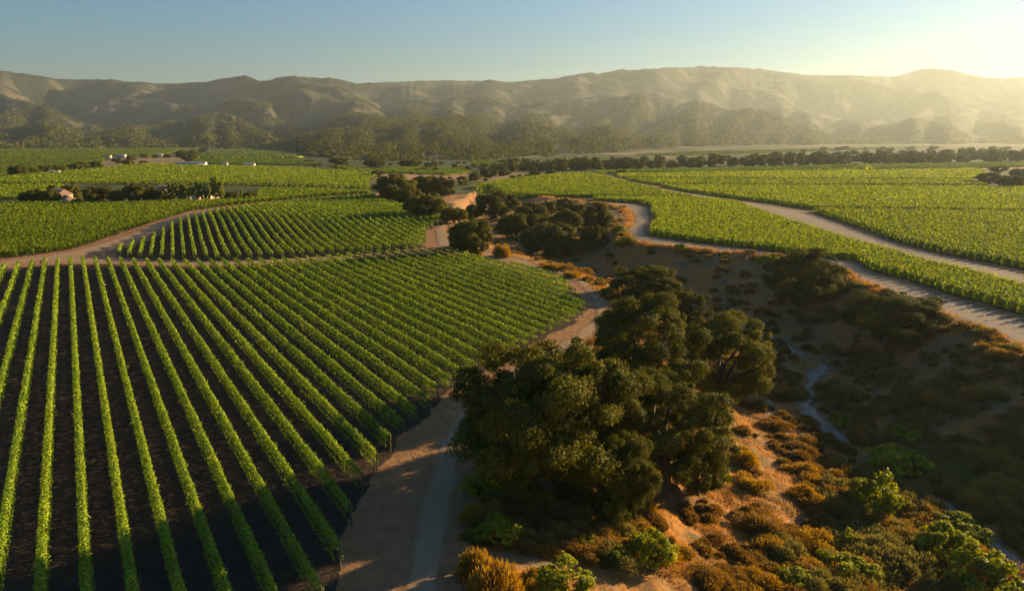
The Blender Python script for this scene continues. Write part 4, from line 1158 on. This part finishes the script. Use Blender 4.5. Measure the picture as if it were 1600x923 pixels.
def dry_grass():
    rng = np.random.default_rng(41)
    n = 330000
    px = rng.uniform(680, 1640, n); py = 375 + 570 * rng.uniform(0, 1, n) ** 0.9
    xy = P(px, py, -4.5)
    # a fringe along the right rim as well
    rim = resample(RAV_RIGHT, 4000); k = rng.integers(0, 4000, 60000); k = k[fbm(k / 60.0, k * 0 + 3.0, 3) > -0.02]
    fr = rim[k] + rng.normal(size=(len(k), 2)) * np.array([1.1, 1.4])
    k2 = rng.integers(0, 4000, 20000); lf = resample(RAV_LEFT, 4000)[k2] + rng.normal(size=(20000, 2)) * 1.3; lf = lf[(fbm(k2 / 80.0, k2 * 0.0, 3) > 0.02) & (lf[:, 1] < 175)]
    fr = fr[(fr[:, 1] < 200) | (rng.uniform(0, 1, len(fr)) < 0.25)]
    xy = np.vstack([xy, fr, lf])
    ins = in_poly(xy[:, 0], xy[:, 1], RAV_POLY); ins[n:] = True
    db, _ = line_dist(xy[:, 0], xy[:, 1], BED)
    patch = fbm(xy[:, 0] / 5.0, xy[:, 1] / 5.0, 3) + 0.25 * rng.normal(size=len(xy))
    ok = ins & (db > 2.0) & ((patch > -0.12) | (np.arange(len(xy)) >= n)) & (xy[:, 1] > 25)
    xy = xy[ok]
    z = Z(xy[:, 0], xy[:, 1]); dist = np.hypot(xy[:, 0], xy[:, 1])
    s = np.maximum(0.20, 0.0030 * dist) * rng.uniform(0.6, 1.5, len(xy))
    up = np.array([0, 0, 1.0]) + 0.45 * rng.normal(size=(len(xy), 3)) * np.array([1, 1, 0.3])
    C = np.stack([xy[:, 0], xy[:, 1], z + s * 0.38], -1)
    V, F = leaf_arrays(C, np.cross(up, rng.normal(size=(len(xy), 3))), s, rng, aspect=0.22, jitter=0.05, along=up)
    o = link('dry_grass', mesh_np('dry_grass', V, F, M_GRASS, attrs={'var': rng.uniform(0, 1, len(xy))}))
    tag(o, 'dry golden grass on the ravine slopes and along its rim', 'grass', kind='stuff')
dry_grass()

# ------------------------------------------------------------------ farm buildings and small things
def gable_house(name, px, py, L, W, wall_h, roof_h, rotz, wall_m, roof_m, label, cat='building', windows=3, door=True):
    x, y, z = place(px, py)
    t = empty(name, (x, y, z), label, cat, None, rotz)
    MB().box((0, 0, wall_h / 2), (L, W, wall_h)).build('wall', wall_m, t)
    e = 0.5
    V = [(-L / 2 - e, -W / 2 - e, wall_h - 0.05), (L / 2 + e, -W / 2 - e, wall_h - 0.05), (L / 2 + e, W / 2 + e, wall_h - 0.05), (-L / 2 - e, W / 2 + e, wall_h - 0.05), (-L / 2 - e, 0, wall_h + roof_h), (L / 2 + e, 0, wall_h + roof_h)]
    rb = MB(); rb.add(V, [[0, 1, 5, 4], [2, 3, 4, 5], [0, 3, 2, 1]]); rb.add(V, [[0, 4, 3], [1, 2, 5]])
    rb.build('roof', roof_m, t)
    for k in range(windows):
        wx = -L / 2 + L * (k + 0.7) / (windows + 0.4)
        f = MB().box((wx, -W / 2 - 0.02, wall_h * 0.55), (1.3, 0.12, 1.2)).build('window', M_WHITE, t)
        MB().box((wx, -W / 2 - 0.09, wall_h * 0.55), (1.05, 0.05, 0.95)).build('pane', M_DARK, f)
    if door:
        MB().box((L / 2 - 1.4, -W / 2 - 0.03, 1.05), (1.1, 0.1, 2.1)).build('door', M_DARK, t)
    return t

gable_house('barn', 299, 259.5, 30, 8, 2.8, 1.6, 0.05, M_WHITE, M_ROOF, 'long low white barn with a pale roof in the green fields', windows=7)
gable_house('shed', 352, 259.5, 5, 4, 2.6, 1.2, 0.1, M_WHITE, M_ROOF, 'small white shed right of the long barn', windows=1)
gable_house('shed', 390, 261.5, 10, 6, 2.6, 1.6, 0.0, M_WHITE, M_ROOF, 'white cottage-like shed farther right of the long barn', windows=2)
gable_house('shed', 85, 272.8, 7, 5, 2.2, 1.0, 0.2, M_WHITE, M_ROOF, 'low white shed in front of the dark tree band', windows=1)
gable_house('farmhouse', 95, 316, 9, 7, 3.6, 2.6, -0.6, M_STUCCO, M_TILE, 'tan farmhouse with clay roof among dark trees', windows=2)
gable_house('annex', 107, 319, 5, 4, 2.4, 1.4, -0.6, M_STUCCO, M_TILE, 'small tan annex in front of the farmhouse', windows=1, door=False)
gable_house('house', 168, 247, 10, 6, 3, 2, 0.1, M_STUCCO, M_TILE, 'tan house at the left of the dirt clearing', windows=3)
gable_house('house', 190, 246, 12, 6, 2.8, 1.8, 0.0, M_WHITE, M_ROOF, 'white house above the dirt clearing', windows=3)
gable_house('house', 250, 245, 8, 6, 3, 2, 0.3, M_WHITE, M_ROOF, 'white house at the right of the dirt clearing', windows=2)
gable_house('house', 258, 304, 5, 5, 3.0, 2.0, 0.2, M_STUCCO, M_TILE, 'small tan house glimpsed between trees and poplars', windows=1)

# stone wall under the poplars
x0, y0, z0 = place(298, 316.5); x1, y1, z1 = place(343, 309.5)
ang = math.atan2(y1 - y0, x1 - x0); Lw = math.hypot(x1 - x0, y1 - y0)
t = empty('stone_wall', (x0, y0, z0), 'pale stone wall along the foot of the poplar row', 'wall', None, ang)
mbw = MB()
for k in range(8): mbw.box((Lw * (k + 0.5) / 8, 0, 1.2), (Lw / 8 - 0.5, 0.4, 2.4))
mbw.build('wall_panel', M_STONE, t)
for k in range(9): MB().box((Lw * k / 8, 0, 1.4), (0.5, 0.55, 2.8)).build('pier', M_STONE, t)

# clearing of bare earth
def patch(name, px_pts, mat, lift=0.25):
    poly = PX(px_pts); c = poly.mean(0); n = 48
    ang = np.arctan2(*(poly - c).T[::-1]); o = np.argsort(ang)
    a = np.linspace(-math.pi, math.pi, n, endpoint=False); rr = np.interp(a, ang[o], np.linalg.norm(poly - c, axis=1)[o], period=2 * math.pi) * (1 + 0.12 * fbm(a * 3, a * 0 + 4, 2))
    rings = [0.0, 0.35, 0.7, 1.0]
    V = []
    for k in rings[1:]:
        X = c[0] + np.cos(a) * rr * k; Y = c[1] + np.sin(a) * rr * k
        V.append(np.stack([X, Y, Z(X, Y) + lift * (1 if k < 1 else 0.3)], -1))
    V = np.vstack([[[c[0], c[1], Zs(*c) + lift]]] + V)
    T = [[0, 1 + j, 1 + (j + 1) % n] for j in range(n)]
    Q = [[1 + k * n + j, 1 + (k + 1) * n + j, 1 + (k + 1) * n + (j + 1) % n, 1 + k * n + (j + 1) % n] for k in range(2) for j in range(n)]
    o = link(name, mesh_np(name, V, [np.array(Q), np.array(T)], mat, smooth_shade=True, vattrs={'across': np.zeros(len(V))}))
    o['kind'] = 'structure'
patch('bare_earth', [(163, 264), (166, 252), (185, 250), (192, 258), (186, 264)], M_DRYFIELD, 0.5)
patch('bare_earth', [(196, 250), (220, 247.5), (256, 246.5), (246, 250.5), (215, 254)], M_DRYFIELD, 0.5)
patch('bare_earth', [(668, 268), (690, 262), (708, 265), (700, 269), (680, 270)], M_DRYFIELD, 0.5)
patch('bare_earth', [(700, 318), (728, 304), (748, 299), (752, 305), (735, 312), (722, 320)], M_ROAD, 0.3)
patch('bare_earth', [(412, 231), (440, 226), (510, 221.5), (505, 229), (450, 233)], M_DRYFIELD, 0.8)
patch('bare_earth', [(1510, 282), (1530, 279), (1560, 291), (1540, 293), (1525, 288)], M_FARMROAD, 0.4)

# wind machines in the vineyards
def wind_machine_meshes():
    pole = MB().tube([(0, 0, 0), (0, 0, 5), (0, 0, 10.2)], [0.26, 0.22, 0.18], 8)
    hub = MB().box((0, 0, 10.4), (0.7, 1.2, 0.6)).tube([(0, -0.6, 10.4), (0, -0.8, 10.4), (0, -1.0, 10.4)], [0.25, 0.2, 0.08], 8)
    blade = MB(); blade.add([(-0.08, 0, -0.12), (0.08, 0.05, -0.22), (0.08, 0.05, 0.22), (-0.08, 0, 0.12), (-0.03, 0, -0.12), (0.05, 0.1, 2.9), (0.05, 0.14, 2.9), (-0.12, 0.02, 2.9)], [[0, 1, 2, 3], [0, 4, 5, 1], [1, 5, 6, 2], [2, 6, 7, 3], [3, 7, 4, 0]])
    engine = MB().box((0.9, 0, 0.65), (1.2, 0.8, 1.3))
    return [(n, mb_mesh(m_, n, M_WHITE, False)) for n, m_ in (('pole', pole), ('hub', hub), ('engine_box', engine))], mb_mesh(blade, 'blade', M_WHITE, False)
wm_parts, wm_blade = wind_machine_meshes()
for i, (a, b, hpx, lab) in enumerate([
    (285.6, 272.5, 14, 'white wind machine in the bright vineyard below the long barn'), (393, 284.5, 15, 'white wind machine at the right side of the bright vineyard'),
    (157, 236.5, 8, 'left of two white wind machines in the far bright field'), (160.5, 234.5, 7, 'right of two white wind machines in the far bright field'),
    (278, 230.6, 5, 'tiny white wind machine below the foothills'), (346, 235.8, 6, 'white wind machine at the top of the striped vineyard'), (383, 244, 9, 'white wind machine inside the striped vineyard'),
    (1241, 262, 7, 'white wind machine left of the striped corner at far right'), (1487, 259.5, 11, 'white wind machine in the hazy strip at far right')]):
    x, y, z = place(a, b); s = hpx * depth_at((x, y, z)) / FPX / 11.5
    t = empty('wind_machine', (x, y, z), lab, 'wind machine', 'wind machines in the vineyards', 0.4 + i * 0.5, s)
    for n, me in wm_parts: link(n, me, t)
    for k in range(2):
        o = link('blade', wm_blade, t); o.location = (0, -0.95, 10.4); o.rotation_euler = (0, 0.5 + i + math.pi * k, 0)

# parked white cars by the field right of the poplars
def car_meshes():
    prof = np.array([(-2.2, 0.35), (2.2, 0.35), (2.25, 0.8), (1.3, 0.95), (0.6, 1.5), (-1.3, 1.5), (-2.15, 1.0)])
    n = len(prof); V = np.vstack([np.c_[prof[:, 0], np.full(n, s), prof[:, 1]] for s in (-0.85, 0.85)])
    b = MB(); b.add(V, [[i, (i + 1) % n, n + (i + 1) % n, n + i] for i in range(n)])
    b.add(V, [[0, i, i + 1] for i in range(1, n - 1)]); b.add(V, [[n, n + i + 1, n + i] for i in range(1, n - 1)])
    g = MB().box((-0.3, 0, 1.22), (1.5, 1.74, 0.4))
    w = MB().tube([(0, -0.11, 0), (0, 0, 0), (0, 0.11, 0)], [0.33, 0.34, 0.33], 12)
    return mb_mesh(b, 'body', M_WHITE, False), mb_mesh(g, 'side_glass', M_DARK, False), mb_mesh(w, 'wheel', M_RUBBER, False)
cb, cg, cw = car_meshes()
for i, (a, b, lab) in enumerate([(405, 308.5, 'left of two white cars parked at the field edge right of the poplars'), (414, 308, 'right of two white cars parked at the field edge right of the poplars')]):
    t = empty('parked_car', place(a, b), lab, 'car', 'parked white cars', 0.3)
    link('body', cb, t); link('side_glass', cg, t)
    for sx in (-1.35, 1.35):
        for sy in (-0.8, 0.8):
            o = link('wheel', cw, t); o.location = (sx, sy, 0.34)
